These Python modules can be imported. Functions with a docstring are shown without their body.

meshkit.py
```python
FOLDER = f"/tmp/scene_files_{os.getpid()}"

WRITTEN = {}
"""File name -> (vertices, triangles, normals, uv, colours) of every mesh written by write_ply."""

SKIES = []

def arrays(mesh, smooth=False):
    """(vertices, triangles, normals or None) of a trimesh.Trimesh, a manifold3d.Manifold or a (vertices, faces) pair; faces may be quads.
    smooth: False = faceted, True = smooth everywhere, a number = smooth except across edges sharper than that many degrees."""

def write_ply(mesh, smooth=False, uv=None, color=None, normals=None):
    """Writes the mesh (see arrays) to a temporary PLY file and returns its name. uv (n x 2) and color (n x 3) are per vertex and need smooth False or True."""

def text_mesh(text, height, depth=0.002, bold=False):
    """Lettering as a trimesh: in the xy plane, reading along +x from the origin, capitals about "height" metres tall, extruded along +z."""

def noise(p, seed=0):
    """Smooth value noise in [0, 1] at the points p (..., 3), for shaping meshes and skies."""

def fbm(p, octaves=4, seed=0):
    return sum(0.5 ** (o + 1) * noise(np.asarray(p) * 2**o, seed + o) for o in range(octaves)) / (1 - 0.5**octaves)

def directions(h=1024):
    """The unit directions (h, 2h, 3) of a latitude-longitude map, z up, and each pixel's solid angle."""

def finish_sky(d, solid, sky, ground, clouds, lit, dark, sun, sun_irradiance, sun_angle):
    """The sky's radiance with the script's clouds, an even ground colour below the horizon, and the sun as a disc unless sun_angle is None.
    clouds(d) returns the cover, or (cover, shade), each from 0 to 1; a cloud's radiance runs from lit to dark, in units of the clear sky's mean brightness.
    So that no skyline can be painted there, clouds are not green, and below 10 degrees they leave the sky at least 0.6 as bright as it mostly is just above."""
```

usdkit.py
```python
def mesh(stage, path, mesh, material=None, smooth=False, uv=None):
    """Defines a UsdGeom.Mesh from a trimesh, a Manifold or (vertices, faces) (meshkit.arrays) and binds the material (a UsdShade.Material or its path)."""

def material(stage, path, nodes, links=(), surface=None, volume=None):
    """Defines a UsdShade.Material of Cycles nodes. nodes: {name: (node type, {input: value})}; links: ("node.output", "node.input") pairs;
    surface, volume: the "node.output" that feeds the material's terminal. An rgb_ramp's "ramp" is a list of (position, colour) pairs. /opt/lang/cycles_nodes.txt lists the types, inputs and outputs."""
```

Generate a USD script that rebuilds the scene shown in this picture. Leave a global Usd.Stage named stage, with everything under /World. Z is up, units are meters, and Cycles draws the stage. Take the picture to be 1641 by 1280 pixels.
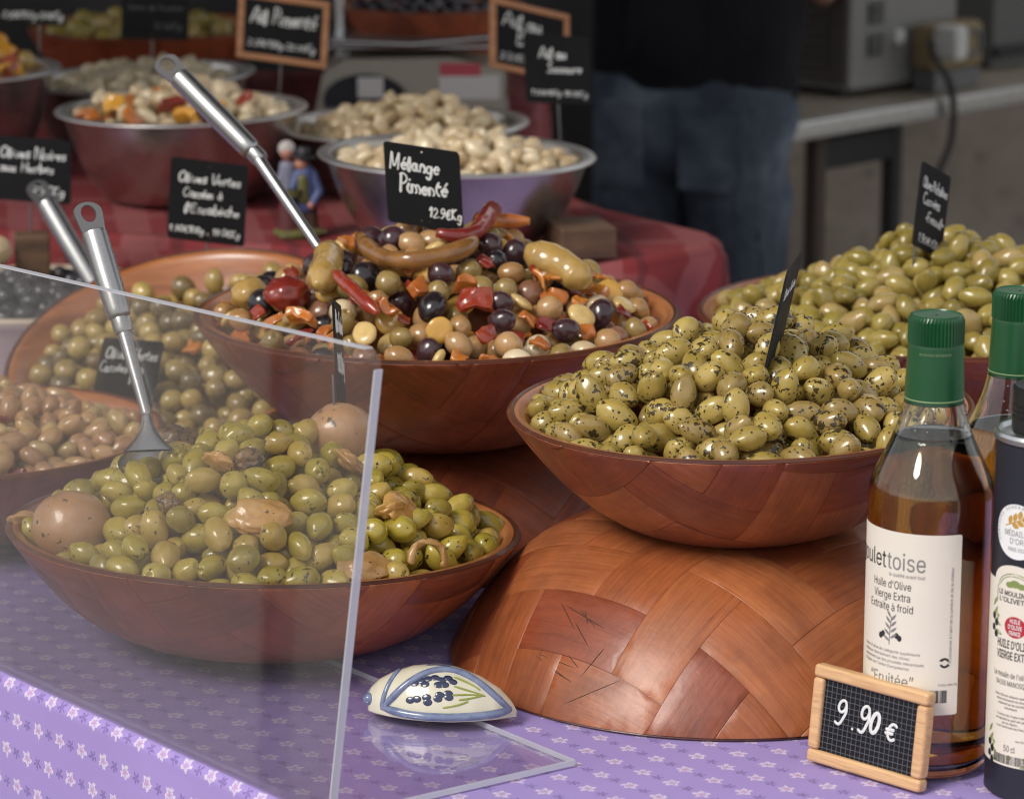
import math, random
import numpy as np, trimesh, manifold3d as m3, shapely, usdkit, meshkit
from shapely import affinity
from shapely.geometry import Polygon, Point, box as sbox
from pxr import Usd, UsdGeom, UsdLux, UsdShade, Sdf, Gf, Vt

stage = Usd.Stage.CreateInMemory()
UsdGeom.SetStageUpAxis(stage, 'Z'); UsdGeom.SetStageMetersPerUnit(stage, 1.0)
UsdGeom.Xform.Define(stage, '/World'); UsdGeom.Scope.Define(stage, '/World/Looks')
T = Sdf.ValueTypeNames
# ------------------------------------------------------------------ camera, sky, sun
EYE = np.array([0.0, 0.0, 1.5]); PITCH = math.radians(13.3); FPX = 5180.0; CU, CV = 820.5, 640.0
cam = UsdGeom.Camera.Define(stage, '/World/camera')
cam.AddTranslateOp().Set(Gf.Vec3d(*EYE)); cam.AddRotateXOp().Set(90 - 13.3)
cam.CreateHorizontalApertureAttr(36.0); cam.CreateFocalLengthAttr(36.0 * FPX / 1641)
cam.CreateFStopAttr(10.0); cam.CreateFocusDistanceAttr(2.17)
cam.CreateExposureAttr(1.0); cam.CreateClippingRangeAttr((0.05, 1000.0))
SUN = np.array([-0.52, -0.50, 0.69]); SUN /= np.linalg.norm(SUN)
SKY_STRENGTH, SUN_INTENSITY, SUN_ANGLE = 0.085, 0.36, 22.0


class Ref(str):
    pass


class G:
    """A small builder of node graphs."""
    def __init__(s):
        s.nodes, s.links = {}, []

    def __call__(s, kind, out, **kw):
        n, ins = f'n{len(s.nodes)}', {}
        s.nodes[n] = (kind, ins)
        for k, v in kw.items():
            if isinstance(v, Ref):
                s.links.append((str(v), f'{n}.{k}'))
            else:
                ins[k] = v
        return Ref(f'{n}.{out}')

    def m(s, op, a, b=0.0, c=0.0):
        return s('math', 'value', math_type=op, value1=a, value2=b, value3=c)

    def pos(s):
        return s('geometry', 'position')

    def noise(s, scale, detail=3, rough=0.55, vec=None, out='fac', dist=0.0):
        return s('noise_texture', out, vector=vec if vec is not None else s.pos(), scale=scale, detail=detail, roughness=rough, distortion=dist)

    def ramp(s, fac, stops):
        return s('rgb_ramp', 'color', fac=fac, ramp=stops)

    def mix(s, fac, a, b, kind='mix'):
        return s('mix', 'color', mix_type=kind, fac=fac, color1=a, color2=b)

    def bump(s, h, strength=0.3, dist=0.002):
        return s('bump', 'normal', height=h, strength=strength, distance=dist)

    def stretch(s, vec, scale, rot=(0, 0, 0)):
        return s('mapping', 'vector', vector=vec, scale=scale, rotation=rot)

    def p(s, **kw):
        return s('principled_bsdf', 'BSDF', **kw)


MATS = {}


def mat(name, fn):
    g = G(); r = fn(g)
    vol = None
    if isinstance(r, tuple):
        r, vol = r
    MATS[name] = usdkit.material(stage, '/World/Looks/' + name, g.nodes, g.links, surface=r, volume=vol)
    return MATS[name]


def sky_nodes(g):
    sk = g('sky_texture', 'color', sky_type='single_scattering', sun_disc=False, sun_elevation=float(math.asin(SUN[2])), sun_rotation=float(math.atan2(SUN[0], SUN[1])))
    d = g('texture_coordinate', 'generated')
    cl = g.ramp(g.noise(1.6, 5, 0.6, vec=d), [(0.34, (0.62, 0.62, 0.62)), (0.66, (1, 1, 1))])
    white = g.ramp(g.noise(2.6, 4, 0.55, vec=d), [(0.3, (3.6, 3.75, 4.0)), (0.7, (6.4, 6.4, 6.3))])
    return g('background_shader', 'background', color=g.mix(cl, sk, white), strength=SKY_STRENGTH)


dome = UsdLux.DomeLight.Define(stage, '/World/sky'); mat('sky_air', sky_nodes)
UsdShade.MaterialBindingAPI.Apply(dome.GetPrim()).Bind(MATS['sky_air'])
dome.GetPrim().SetCustomDataByKey('kind', 'structure'); dome.GetPrim().SetCustomDataByKey('label', 'bright overcast sky over the market'); dome.GetPrim().SetCustomDataByKey('category', 'sky')
sun = UsdLux.DistantLight.Define(stage, '/World/sun')
sun.CreateIntensityAttr(SUN_INTENSITY); sun.CreateAngleAttr(SUN_ANGLE); sun.CreateNormalizeAttr(True) if hasattr(sun, 'CreateNormalizeAttr') else None
sun.CreateColorAttr(Gf.Vec3f(1.0, 0.95, 0.87))
sun.AddTransformOp().Set(Gf.Matrix4d().SetRotate(Gf.Rotation(Gf.Vec3d(0, 0, 1), Gf.Vec3d(*SUN))))

# ------------------------------------------------------------------ pixel helpers (photograph pixels, 1641 x 1280)
RGT = np.array([1.0, 0, 0]); FWD = np.array([0, math.cos(PITCH), -math.sin(PITCH)]); UPV = np.array([0, math.sin(PITCH), math.cos(PITCH)])


def ray(u, v):
    return FWD + (u - CU) / FPX * RGT - (v - CV) / FPX * UPV


def at_y(u, v, y):
    d = ray(u, v); return EYE + d * (y / d[1])


def at_z(u, v, z):
    d = ray(u, v); return EYE + d * ((z - EYE[2]) / d[2])


def project(p):
    q = np.asarray(p, float) - EYE
    w = q @ FWD
    return np.stack([CU + FPX * (q @ RGT) / w, CV - FPX * (q @ UPV) / w, w], -1)


# ------------------------------------------------------------------ scene helpers
COUNT = {}


def numbered(parent, name):
    k = (parent, name); n = COUNT.get(k, 0); COUNT[k] = n + 1
    return f'{parent}/{name}' + (f'_{n:03d}' if n else '')


def tag(prim, label=None, cat=None, group=None, kind=None):
    for k, v in (('label', label), ('category', cat), ('group', group), ('kind', kind)):
        if v:
            prim.SetCustomDataByKey(k, v)
    return prim


def thing(name, label, cat, loc=(0, 0, 0), M=None, group=None, kind=None):
    """An Xform at the thing's base; its parts follow as children in its local frame."""
    x = UsdGeom.Xform.Define(stage, numbered('/World', name))
    A = np.eye(4) if M is None else np.array(M, float)
    if M is None:
        A[:3, 3] = loc
    x.AddTransformOp().Set(Gf.Matrix4d(*A.T.ravel().tolist()))
    tag(x.GetPrim(), label, cat, group, kind)
    return x.GetPrim()


def part(name, mesh, m, parent, smooth=30, uv=None, label=None):
    p = usdkit.mesh(stage, numbered(str(parent.GetPath()), name), mesh, MATS[m], smooth=smooth, uv=uv).GetPrim()
    if label:
        p.SetCustomDataByKey('label', label)
    return p


def solo(name, mesh, m, label, cat, group=None, kind=None, smooth=30, uv=None, M=None):
    p = usdkit.mesh(stage, numbered('/World', name), mesh, MATS[m], smooth=smooth, uv=uv)
    if M is not None:
        p.AddTransformOp().Set(Gf.Matrix4d(*np.array(M, float).T.ravel().tolist()))
    return tag(p.GetPrim(), label, cat, group, kind)


def cat(*ms):
    return trimesh.util.concatenate([m for m in ms])


def tf(mesh, loc=(0, 0, 0), R=None):
    A = np.eye(4); A[:3, 3] = loc
    if R is not None:
        A[:3, :3] = R
    m = mesh.copy(); m.apply_transform(A); return m


def rot(axis, deg):
    return trimesh.transformations.rotation_matrix(math.radians(deg), axis)[:3, :3]


def frame(loc, R=np.eye(3)):
    A = np.eye(4); A[:3, :3] = R; A[:3, 3] = loc; return A


def rbox(sx, sy, sz, r=0.002, seg=8):
    """A box with rounded edges, centred."""
    r = min(r, 0.49 * min(sx, sy, sz))
    s = m3.Manifold.sphere(r, seg)
    h = m3.Manifold.batch_hull([s.translate([i * (sx / 2 - r), j * (sy / 2 - r), k * (sz / 2 - r)]) for i in (-1, 1) for j in (-1, 1) for k in (-1, 1)])
    return mm(h)


def mm(man):
    a = man.to_mesh(); return trimesh.Trimesh(np.array(a.vert_properties[:, :3], float), np.array(a.tri_verts), process=False)


def lathe(prof, n=64, closed=False):
    """Revolve (r, z) points about z."""
    prof = np.asarray(prof, float); k = len(prof)
    a = np.arange(n) * 2 * np.pi / n
    v = np.stack([prof[None, :, 0] * np.cos(a)[:, None], prof[None, :, 0] * np.sin(a)[:, None], np.broadcast_to(prof[None, :, 1], (n, k))], -1).reshape(-1, 3)
    i, j = np.meshgrid(np.arange(n), np.arange(k - 1), indexing='ij'); i2 = (i + 1) % n
    q = np.stack([i * k + j, i2 * k + j, i2 * k + j + 1, i * k + j + 1], -1).reshape(-1, 4)
    f = np.vstack([q[:, [0, 1, 2]], q[:, [0, 2, 3]]])
    m = trimesh.Trimesh(v, f, process=False); m.merge_vertices(); m.update_faces(m.nondegenerate_faces())
    return m


def arc(cx, cy, rx, ry, a0, a1, n=10):
    a = np.radians(np.linspace(a0, a1, n)); return list(zip(cx + rx * np.cos(a), cy + ry * np.sin(a)))


def spline(pts, n=40):
    from scipy.interpolate import CubicSpline
    pts = np.asarray(pts, float); t = np.r_[0, np.cumsum(np.linalg.norm(np.diff(pts, axis=0), axis=1))]
    return CubicSpline(t, pts)(np.linspace(0, t[-1], n))


def tube(pts, r, sides=10):
    pts = np.asarray(pts, float); r = np.broadcast_to(r, (len(pts),)).astype(float)
    t = np.gradient(pts, axis=0); t /= np.linalg.norm(t, axis=1, keepdims=True) + 1e-12
    a = np.cross(t[0], [0, 0, 1.0] if abs(t[0, 2]) < .9 else [1.0, 0, 0]); A = []
    for k in range(len(pts)):
        a = a - t[k] * (a @ t[k]); a /= np.linalg.norm(a) + 1e-12; A.append(a)
    A = np.array(A); B = np.cross(t, A); an = np.arange(sides) * 2 * np.pi / sides
    v = pts[:, None] + r[:, None, None] * (np.cos(an)[None, :, None] * A[:, None] + np.sin(an)[None, :, None] * B[:, None])
    i, j = np.meshgrid(np.arange(len(pts) - 1), np.arange(sides), indexing='ij')
    q = np.stack([i * sides + j, i * sides + (j + 1) % sides, (i + 1) * sides + (j + 1) % sides, (i + 1) * sides + j], -1).reshape(-1, 4)
    v = v.reshape(-1, 3); f = np.vstack([q[:, [0, 1, 2]], q[:, [0, 2, 3]]]); n = len(v)
    c0 = np.stack([np.full(sides, n), (np.arange(sides) + 1) % sides, np.arange(sides)], 1)
    L = (len(pts) - 1) * sides
    c1 = np.stack([np.full(sides, n + 1), L + np.arange(sides), L + (np.arange(sides) + 1) % sides], 1)
    return trimesh.Trimesh(np.vstack([v, pts[0], pts[-1]]), np.vstack([f, c0, c1]), process=False)


def extrude(poly, h):
    return trimesh.creation.extrude_polygon(poly, h)


def body(bones, length=0.02, it=8):
    """One continuous smooth surface from bones ((p, r), (q, s))."""
    parts = []
    for (p, r), (q, s) in bones:
        parts.append(m3.Manifold.batch_hull([m3.Manifold.sphere(r, 16).translate(list(map(float, p))), m3.Manifold.sphere(s, 16).translate(list(map(float, q)))]))
    m = mm(m3.Manifold.batch_boolean(parts, m3.OpType.Add).refine_to_length(length))
    m.merge_vertices(); trimesh.smoothing.filter_taubin(m, iterations=it); return m


def basis(R, U):
    R = np.asarray(R, float) / np.linalg.norm(R); N = np.cross(R, U); N /= np.linalg.norm(N)
    return np.stack([R, np.cross(N, R), N], 1)


# ------------------------------------------------------------------ materials
def wood_mat(dark, mid, light, rough=0.36, coat=0.12):
    def f(g):
        uv = g('texture_coordinate', 'UV')
        gr = g.noise(1.0, 7, 0.68, vec=g.stretch(uv, (13.0, 260.0, 1.0)), dist=0.3)
        br = g.noise(30.0, 3, 0.6)
        col = g.ramp(gr, [(0.25, dark), (0.5, mid), (0.78, light)])
        col = g.mix(g.ramp(br, [(0.35, (0, 0, 0)), (0.72, (0.5, 0.5, 0.5))]), col, tuple(x * 0.45 for x in dark))
        pores = g.ramp(g.noise(1.0, 3, 0.7, vec=g.stretch(uv, (40.0, 900.0, 1.0))), [(0.62, (0, 0, 0)), (0.72, (0.55, 0.55, 0.55))])
        col = g.mix(pores, col, tuple(x * 0.3 for x in dark))
        ro = g.m('add', g.m('multiply', br, 0.28), rough - 0.08)
        return g.p(base_color=col, roughness=ro, coat_weight=coat, coat_roughness=0.22, normal=g.bump(g.m('add', gr, g.noise(220.0, 2)), 0.25, 0.0006))
    return f


VEN = []
for i, (d, m_, l) in enumerate([((0.130, 0.027, 0.010), (0.210, 0.047, 0.016), (0.280, 0.070, 0.024)), ((0.200, 0.047, 0.015), (0.300, 0.081, 0.025), (0.390, 0.119, 0.038)),
                               ((0.250, 0.067, 0.023), (0.360, 0.110, 0.038), (0.460, 0.167, 0.059)), ((0.150, 0.031, 0.012), (0.240, 0.052, 0.019), (0.310, 0.074, 0.027)),
                               ((0.230, 0.059, 0.019), (0.345, 0.101, 0.032), (0.440, 0.149, 0.048)), ((0.090, 0.018, 0.009), (0.160, 0.034, 0.013), (0.220, 0.052, 0.020))]):
    mat(f'veneer_tone_{i}', wood_mat(d, m_, l)); VEN.append(f'veneer_tone_{i}')


def inner_wood(g):
    p = g.pos()
    gr = g.noise(9.0, 5, 0.6, vec=g.stretch(p, (1, 1, 9)), dist=0.6)
    return g.p(base_color=g.ramp(gr, [(0.3, (.17, .050, .018)), (0.52, (.33, .115, .038)), (0.75, (.47, .19, .066))]), roughness=0.32, coat_weight=0.3, coat_roughness=0.2, normal=g.bump(gr, 0.15, 0.001))


mat('bowl_inner_wood', inner_wood)
mat('bowl_shell_wood', lambda g: g.p(base_color=g.ramp(g.noise(14, 4, vec=g.stretch(g.pos(), (1, 1, 6))), [(0.3, (.045, .012, .006)), (0.7, (.12, .034, .013))]), roughness=0.38, coat_weight=0.2))


def lavender(g):
    uv = g('texture_coordinate', 'UV')
    wob = g.noise(90.0, 2, vec=uv, out='color')
    sep = g('separate_xyz', 'x', vector=uv), g('separate_xyz', 'y', vector=uv)
    q = g.m('divide', sep[1], 0.0235); j = g.m('floor', q)
    p = g.m('add', g.m('divide', sep[0], 0.027), g.m('multiply', j, 0.5))
    wx = g.m('multiply', g.m('subtract', g.noise(420.0, 3, vec=uv), 0.5), 0.0048)
    wy = g.m('multiply', g.m('subtract', g.noise(380.0, 2, vec=g.stretch(uv, (1.1, 1.1, 1))), 0.5), 0.0048)

    def local(shift):
        fx = g.m('add', g.m('multiply', g.m('subtract', g.m('fraction', g.m('add', p, shift)), 0.5), 0.027), wx)
        fy = g.m('add', g.m('multiply', g.m('subtract', g.m('fraction', q), 0.5), 0.0235), wy)
        r = g.m('sqrt', g.m('add', g.m('multiply', fx, fx), g.m('multiply', g.m('multiply', fy, fy), 1.25)))
        return r, g.m('arctan2', fy, fx)
    r, th = local(0.0)
    lim = g.m('multiply', g.m('add', g.m('add', g.m('multiply', g.m('cosine', g.m('add', g.m('multiply', th, 5.0), 0.6)), 0.26), g.m('multiply', g.m('cosine', g.m('multiply', th, 13.0)), 0.10)), 1.0), 0.0050)
    ratio = g.m('divide', r, lim)
    flower = g.m('less_than', ratio, 1.0)
    fcol = g.ramp(ratio, [(0.0, (.42, .16, .24)), (0.26, (.62, .40, .52)), (0.42, (.36, .22, .50)), (0.55, (.68, .58, .66)), (0.86, (.74, .68, .72)), (1.0, (.70, .62, .66))])
    r2, th2 = local(0.5)
    lim2 = g.m('multiply', g.m('absolute', g.m('cosine', g.m('add', g.m('multiply', th2, 2.5), 0.9))), 0.0046)
    sprig = g.m('multiply', g.m('less_than', r2, lim2), 0.55)
    weave = g.noise(1400.0, 2, vec=uv)
    base = g.mix(g.noise(16, 3), (.275, .190, .47), (.325, .232, .54))
    base = g.mix(g.ramp(weave, [(0.3, (0, 0, 0)), (0.8, (.3, .3, .3))]), base, (.40, .30, .66))
    col = g.mix(sprig, base, (.075, .042, .20))
    col = g.mix(g.m('multiply', flower, 0.64), col, fcol)
    return g.p(base_color=col, roughness=0.72, sheen_weight=0.15, normal=g.bump(weave, 0.25, 0.0006))


mat('lavender_print_cloth', lavender)


def redcloth(g):
    uv = g('texture_coordinate', 'UV')
    x, y = g('separate_xyz', 'x', vector=uv), g('separate_xyz', 'y', vector=uv)

    def stripe(a, w, d):
        return g.m('less_than', g.m('fraction', g.m('divide', a, w)), d)
    c = g.mix(g.m('multiply', stripe(x, 0.11, 0.30), 0.75), (.215, .018, .022), (.30, .085, .088))
    c = g.mix(g.m('multiply', stripe(y, 0.11, 0.22), 0.55), c, (.27, .085, .085))
    c = g.mix(g.m('multiply', stripe(g.m('add', x, 0.06), 0.11, 0.1), 0.6), c, (.07, .008, .012))
    return g.p(base_color=g.mix(g.noise(18, 4), c, g.mix(0.5, c, (.09, .01, .012))), roughness=0.85, normal=g.bump(g.noise(900, 2), 0.2, 0.0008))


mat('red_check_cloth', redcloth)


def steel(rough, col=(.62, .60, .57), streak=(1, 1, 1)):
    def f(g):
        n = g.noise(60, 4, vec=g.stretch(g.pos(), streak))
        return g.p(base_color=g.mix(n, col, tuple(x * 0.85 for x in col)), metallic=1.0, roughness=g.m('add', g.m('multiply', n, 0.14), rough - 0.05))
    return f


mat('polished_steel', steel(0.25, (.50, .47, .43))); mat('brushed_steel', steel(0.30, (.42, .41, .40), (4, 4, 4))); mat('steel_rim', steel(0.34, (.82, .80, .77)))


def slate(g):
    n = g.noise(26, 5, 0.65); sm = g.noise(7, 3, 0.6)
    return g.p(base_color=g.mix(g.ramp(sm, [(0.4, (0, 0, 0)), (0.8, (.55, .55, .55))]), (.0065, .0065, .0075), (.014, .014, .015)), specular_ior_level=0.22, roughness=g.m('add', g.m('multiply', n, 0.25), 0.45), normal=g.bump(n, 0.1, 0.001))


mat('black_slate', slate)
mat('chalk_ink', lambda g: g.p(base_color=g.mix(g.noise(300, 3), (.50, .50, .48), (.80, .80, .77)), roughness=0.75))
mat('faded_chalk', lambda g: g.p(base_color=g.mix(g.noise(300, 3), (.07, .07, .07), (.14, .14, .13)), roughness=0.8))
mat('grid_line', lambda g: g.p(base_color=(.11, .115, .13), roughness=0.6))
mat('pale_pine', lambda g: g.p(base_color=g.ramp(g.noise(1.0, 5, 0.6, vec=g.stretch(g('texture_coordinate', 'object'), (30, 420, 420)), dist=0.6), [(0.3, (.44, .24, .115)), (0.5, (.60, .36, .175)), (0.75, (.68, .43, .22))]), roughness=0.45, coat_weight=0.15, coat_roughness=0.3))
mat('orange_pine', lambda g: g.p(base_color=g.ramp(g.noise(1.0, 5, 0.6, vec=g.stretch(g('texture_coordinate', 'object'), (30, 420, 420)), dist=0.6), [(0.3, (.34, .145, .065)), (0.7, (.52, .25, .12))]), roughness=0.5))
mat('dull_pin_steel', steel(0.38, (.27, .26, .25)))


def olive(base, alt, dark, fleck=0.0, fleck_scale=260.0, gloss=0.24, spots=0.35):
    def f(g):
        p = g.pos()
        c = g.mix(g.ramp(g.noise(48, 3), [(0.36, (0, 0, 0)), (0.66, (1, 1, 1))]), base, alt)
        c = g.mix(g.ramp(g.noise(120, 4, 0.7), [(0.58, (0, 0, 0)), (0.72, (spots, spots, spots))]), c, dark)
        if fleck:
            a = g.noise(fleck_scale, 3, 0.6)
            b = g.noise(42, 2)
            s = g.m('add', a, g.m('multiply', g.m('subtract', b, 0.5), 0.45))
            c = g.mix(g.ramp(s, [(fleck, (0, 0, 0)), (fleck + 0.03, (.92, .92, .92))]), c, (.022, .014, .007))
        ro = g.m('add', g.m('multiply', g.noise(90, 3), 0.22), gloss - 0.1)
        return g.p(base_color=c, roughness=ro, subsurface_weight=0.14, subsurface_scale=0.004, subsurface_radius=(1.0, 0.7, 0.25), coat_weight=0.35, coat_roughness=0.12, normal=g.bump(g.noise(420, 3), 0.12, 0.0005))
    return f


def family(name, tones, **kw):
    for i, (a, b, d) in enumerate(tones):
        mat(f'{name}_{i}', olive(a, b, d, **kw))
    return [f'{name}_{i}' for i in range(len(tones))]


GREEN = family('green_olive_skin', [((.310, .234, .028), (.386, .286, .046), (.164, .099, .019)), ((.263, .206, .025), (.345, .260, .036), (.152, .083, .019)), ((.363, .276, .049), (.433, .322, .071), (.199, .125, .028)),
                                    ((.222, .172, .027), (.292, .216, .040), (.117, .073, .019)), ((.351, .234, .048), (.421, .291, .071), (.199, .114, .028))], fleck=0.66, fleck_scale=230.0, spots=0.3)
HERB = family('herbed_olive_skin', [((.312, .221, .048), (.381, .274, .068), (.161, .097, .023)), ((.256, .181, .039), (.331, .235, .058), (.140, .080, .023)), ((.352, .252, .065), (.422, .305, .088), (.171, .106, .031)),
                                    ((.236, .159, .046), (.312, .212, .065), (.121, .075, .023))], fleck=0.60, fleck_scale=170.0)
PLAIN = family('plain_olive_skin', [((.270, .203, .045), (.331, .249, .067), (.161, .107, .026)), ((.227, .175, .032), (.289, .223, .048), (.132, .089, .026)), ((.293, .205, .068), (.351, .249, .094), (.180, .107, .043)),
                                    ((.185, .140, .028), (.242, .182, .039), (.104, .076, .022))])
PINK = family('pink_olive_skin', [((.364, .208, .090), (.448, .273, .120), (.224, .104, .048)), ((.308, .163, .078), (.406, .234, .120), (.196, .091, .048)), ((.378, .260, .102), (.476, .325, .144), (.224, .130, .048))])
BROWN = family('brown_olive_skin', [((.298, .200, .065), (.385, .264, .085), (.158, .096, .033)), ((.245, .168, .055), (.333, .232, .075), (.140, .088, .029)), ((.333, .240, .072), (.429, .304, .098), (.175, .112, .039)), ((.131, .093, .042), (.210, .144, .058), (.088, .056, .026))])
BLACK = family('black_olive_skin', [((.010, .008, .010), (.018, .012, .014), (.006, .005, .006)), ((.028, .012, .015), (.05, .02, .024), (.012, .008, .009))], gloss=0.2)
DULLBLACK = family('dry_black_olive_skin', [((.020, .020, .025), (.034, .034, .042), (.012, .012, .014)), ((.028, .027, .033), (.045, .043, .052), (.016, .015, .018))], gloss=0.36)
GARLIC = family('garlic_skin', [((.536, .405, .245), (.616, .479, .308), (.342, .228, .125)), ((.456, .331, .188), (.547, .410, .251), (.296, .188, .103)), ((.604, .479, .308), (.673, .547, .376), (.410, .296, .171))])
GREYGARLIC = family('herbed_garlic_skin', [((.410, .336, .228), (.479, .399, .274), (.205, .148, .091)), ((.342, .279, .182), (.422, .342, .228), (.171, .125, .080))], spots=0.5)
BEAN = family('lupin_skin', [((.52, .27, .05), (.60, .35, .08), (.36, .16, .03)), ((.55, .36, .12), (.62, .43, .18), (.38, .2, .06))])
TANOL = family('tan_olive_skin', [((.284, .147, .050), (.357, .199, .077), (.158, .067, .027)), ((.221, .147, .045), (.294, .199, .068), (.126, .076, .027)), ((.347, .190, .077), (.430, .257, .117), (.189, .085, .036)), ((.179, .081, .045), (.252, .123, .068), (.105, .043, .027))])
REDP = family('red_pepper_skin', [((.13, .012, .010), (.20, .024, .014), (.07, .01, .01)), ((.22, .022, .012), (.30, .05, .02), (.12, .015, .01))], gloss=0.2)
ORANGEP = family('orange_pepper_skin', [((.44, .125, .018), (.52, .18, .03), (.28, .07, .012)), ((.34, .09, .020), (.44, .14, .03), (.2, .05, .012)), ((.60, .26, .03), (.66, .33, .05), (.4, .15, .02))], gloss=0.22)
YELLOWP = family('yellow_pepper_skin', [((.66, .36, .03), (.70, .43, .05), (.46, .2, .02))], gloss=0.22)
PEEL = family('citrus_peel_skin', [((.44, .22, .055), (.52, .29, .09), (.28, .12, .03)), ((.36, .19, .06), (.45, .25, .09), (.22, .10, .03))], fleck=0.66, gloss=0.3)
SPICE = family('spice_clump_skin', [((.15, .08, .035), (.22, .13, .05), (.07, .035, .015))], fleck=0.56, gloss=0.45)
POTATO = family('potato_skin', [((.36, .19, .085), (.43, .24, .115), (.25, .12, .05))], fleck=0.635, fleck_scale=150.0, gloss=0.34, spots=0.25)
CHILI = family('pale_chili_skin', [((.33, .20, .055), (.41, .26, .08), (.2, .10, .03)), ((.15, .062, .016), (.24, .11, .03), (.09, .04, .012))], gloss=0.2)
mat('herb_flake', lambda g: g.p(base_color=g.mix(g.noise(300, 2), (.012, .010, .004), (.05, .035, .012)), roughness=0.5))

# ------------------------------------------------------------------ ground, walls, awning
ZT = 0.80                                     # the front table's top
mat('paving', lambda g: g.p(base_color=g.mix(g.noise(3.0, 6, 0.65), (.085, .075, .065), (.17, .15, .13)), roughness=0.8, normal=g.bump(g.noise(30, 5), 0.3, 0.01)))


def stained_wall(g):
    big, fine = g.noise(2.2, 5, 0.62), g.noise(22, 5, 0.7)
    c = g.ramp(big, [(0.3, (.09, .075, .062)), (0.5, (.15, .125, .105)), (0.72, (.22, .188, .16))])
    c = g.mix(g.ramp(fine, [(0.55, (0, 0, 0)), (0.7, (.5, .5, .5))]), c, (.035, .029, .025))
    return g.p(base_color=c, roughness=0.9, normal=g.bump(fine, 0.4, 0.01))


mat('stained_wall', stained_wall)
mat('dark_backdrop_cloth', lambda g: g.p(base_color=g.mix(g.noise(6, 4), (.010, .009, .009), (.022, .019, .018)), roughness=0.7))
mat('awning_canvas', lambda g: g.p(base_color=g.mix(g.noise(5, 4), (.11, .075, .06), (.15, .10, .08)), roughness=0.85))
gr = trimesh.creation.box([400, 400, 0.02]); gr.apply_translation([0, 0, -0.01])
solo('ground', gr, 'paving', 'grey paved market ground under the stall', 'ground', kind='structure', smooth=False)
t = thing('stone_wall', 'stained grey brown stone wall at the back, behind the counter', 'wall', (0, 6.6, 0), kind='thing')
for i in range(8):
    for k in range(4):
        part('stone_block', tf(rbox(1.194, 0.25, 0.594, 0.012, 6), (-3.6 + 1.2 * i + (0.6 if k % 2 else 0), 0.007 * ((i * 7 + k * 5) % 3), 0.3 + 0.6 * k)), 'stained_wall', t, 20)


def fold_sheet(x0, x1, z0, z1, y, amp, wl, seed, nx=90, nz=20):
    X, Z = np.meshgrid(np.linspace(x0, x1, nx), np.linspace(z0, z1, nz), indexing='ij')
    Y = y + amp * np.sin(X / wl * 6.283 + 2.5 * meshkit.noise(np.stack([X * 2, Z * .7, Z * 0], -1), seed))
    v = np.stack([X, Y, Z], -1).reshape(-1, 3); i, j = np.meshgrid(np.arange(nx - 1), np.arange(nz - 1), indexing='ij')
    q = np.stack([i * nz + j, (i + 1) * nz + j, (i + 1) * nz + j + 1, i * nz + j + 1], -1).reshape(-1, 4)
    return trimesh.Trimesh(v, np.vstack([q[:, [0, 1, 2]], q[:, [0, 2, 3]]]), process=False)


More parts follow.
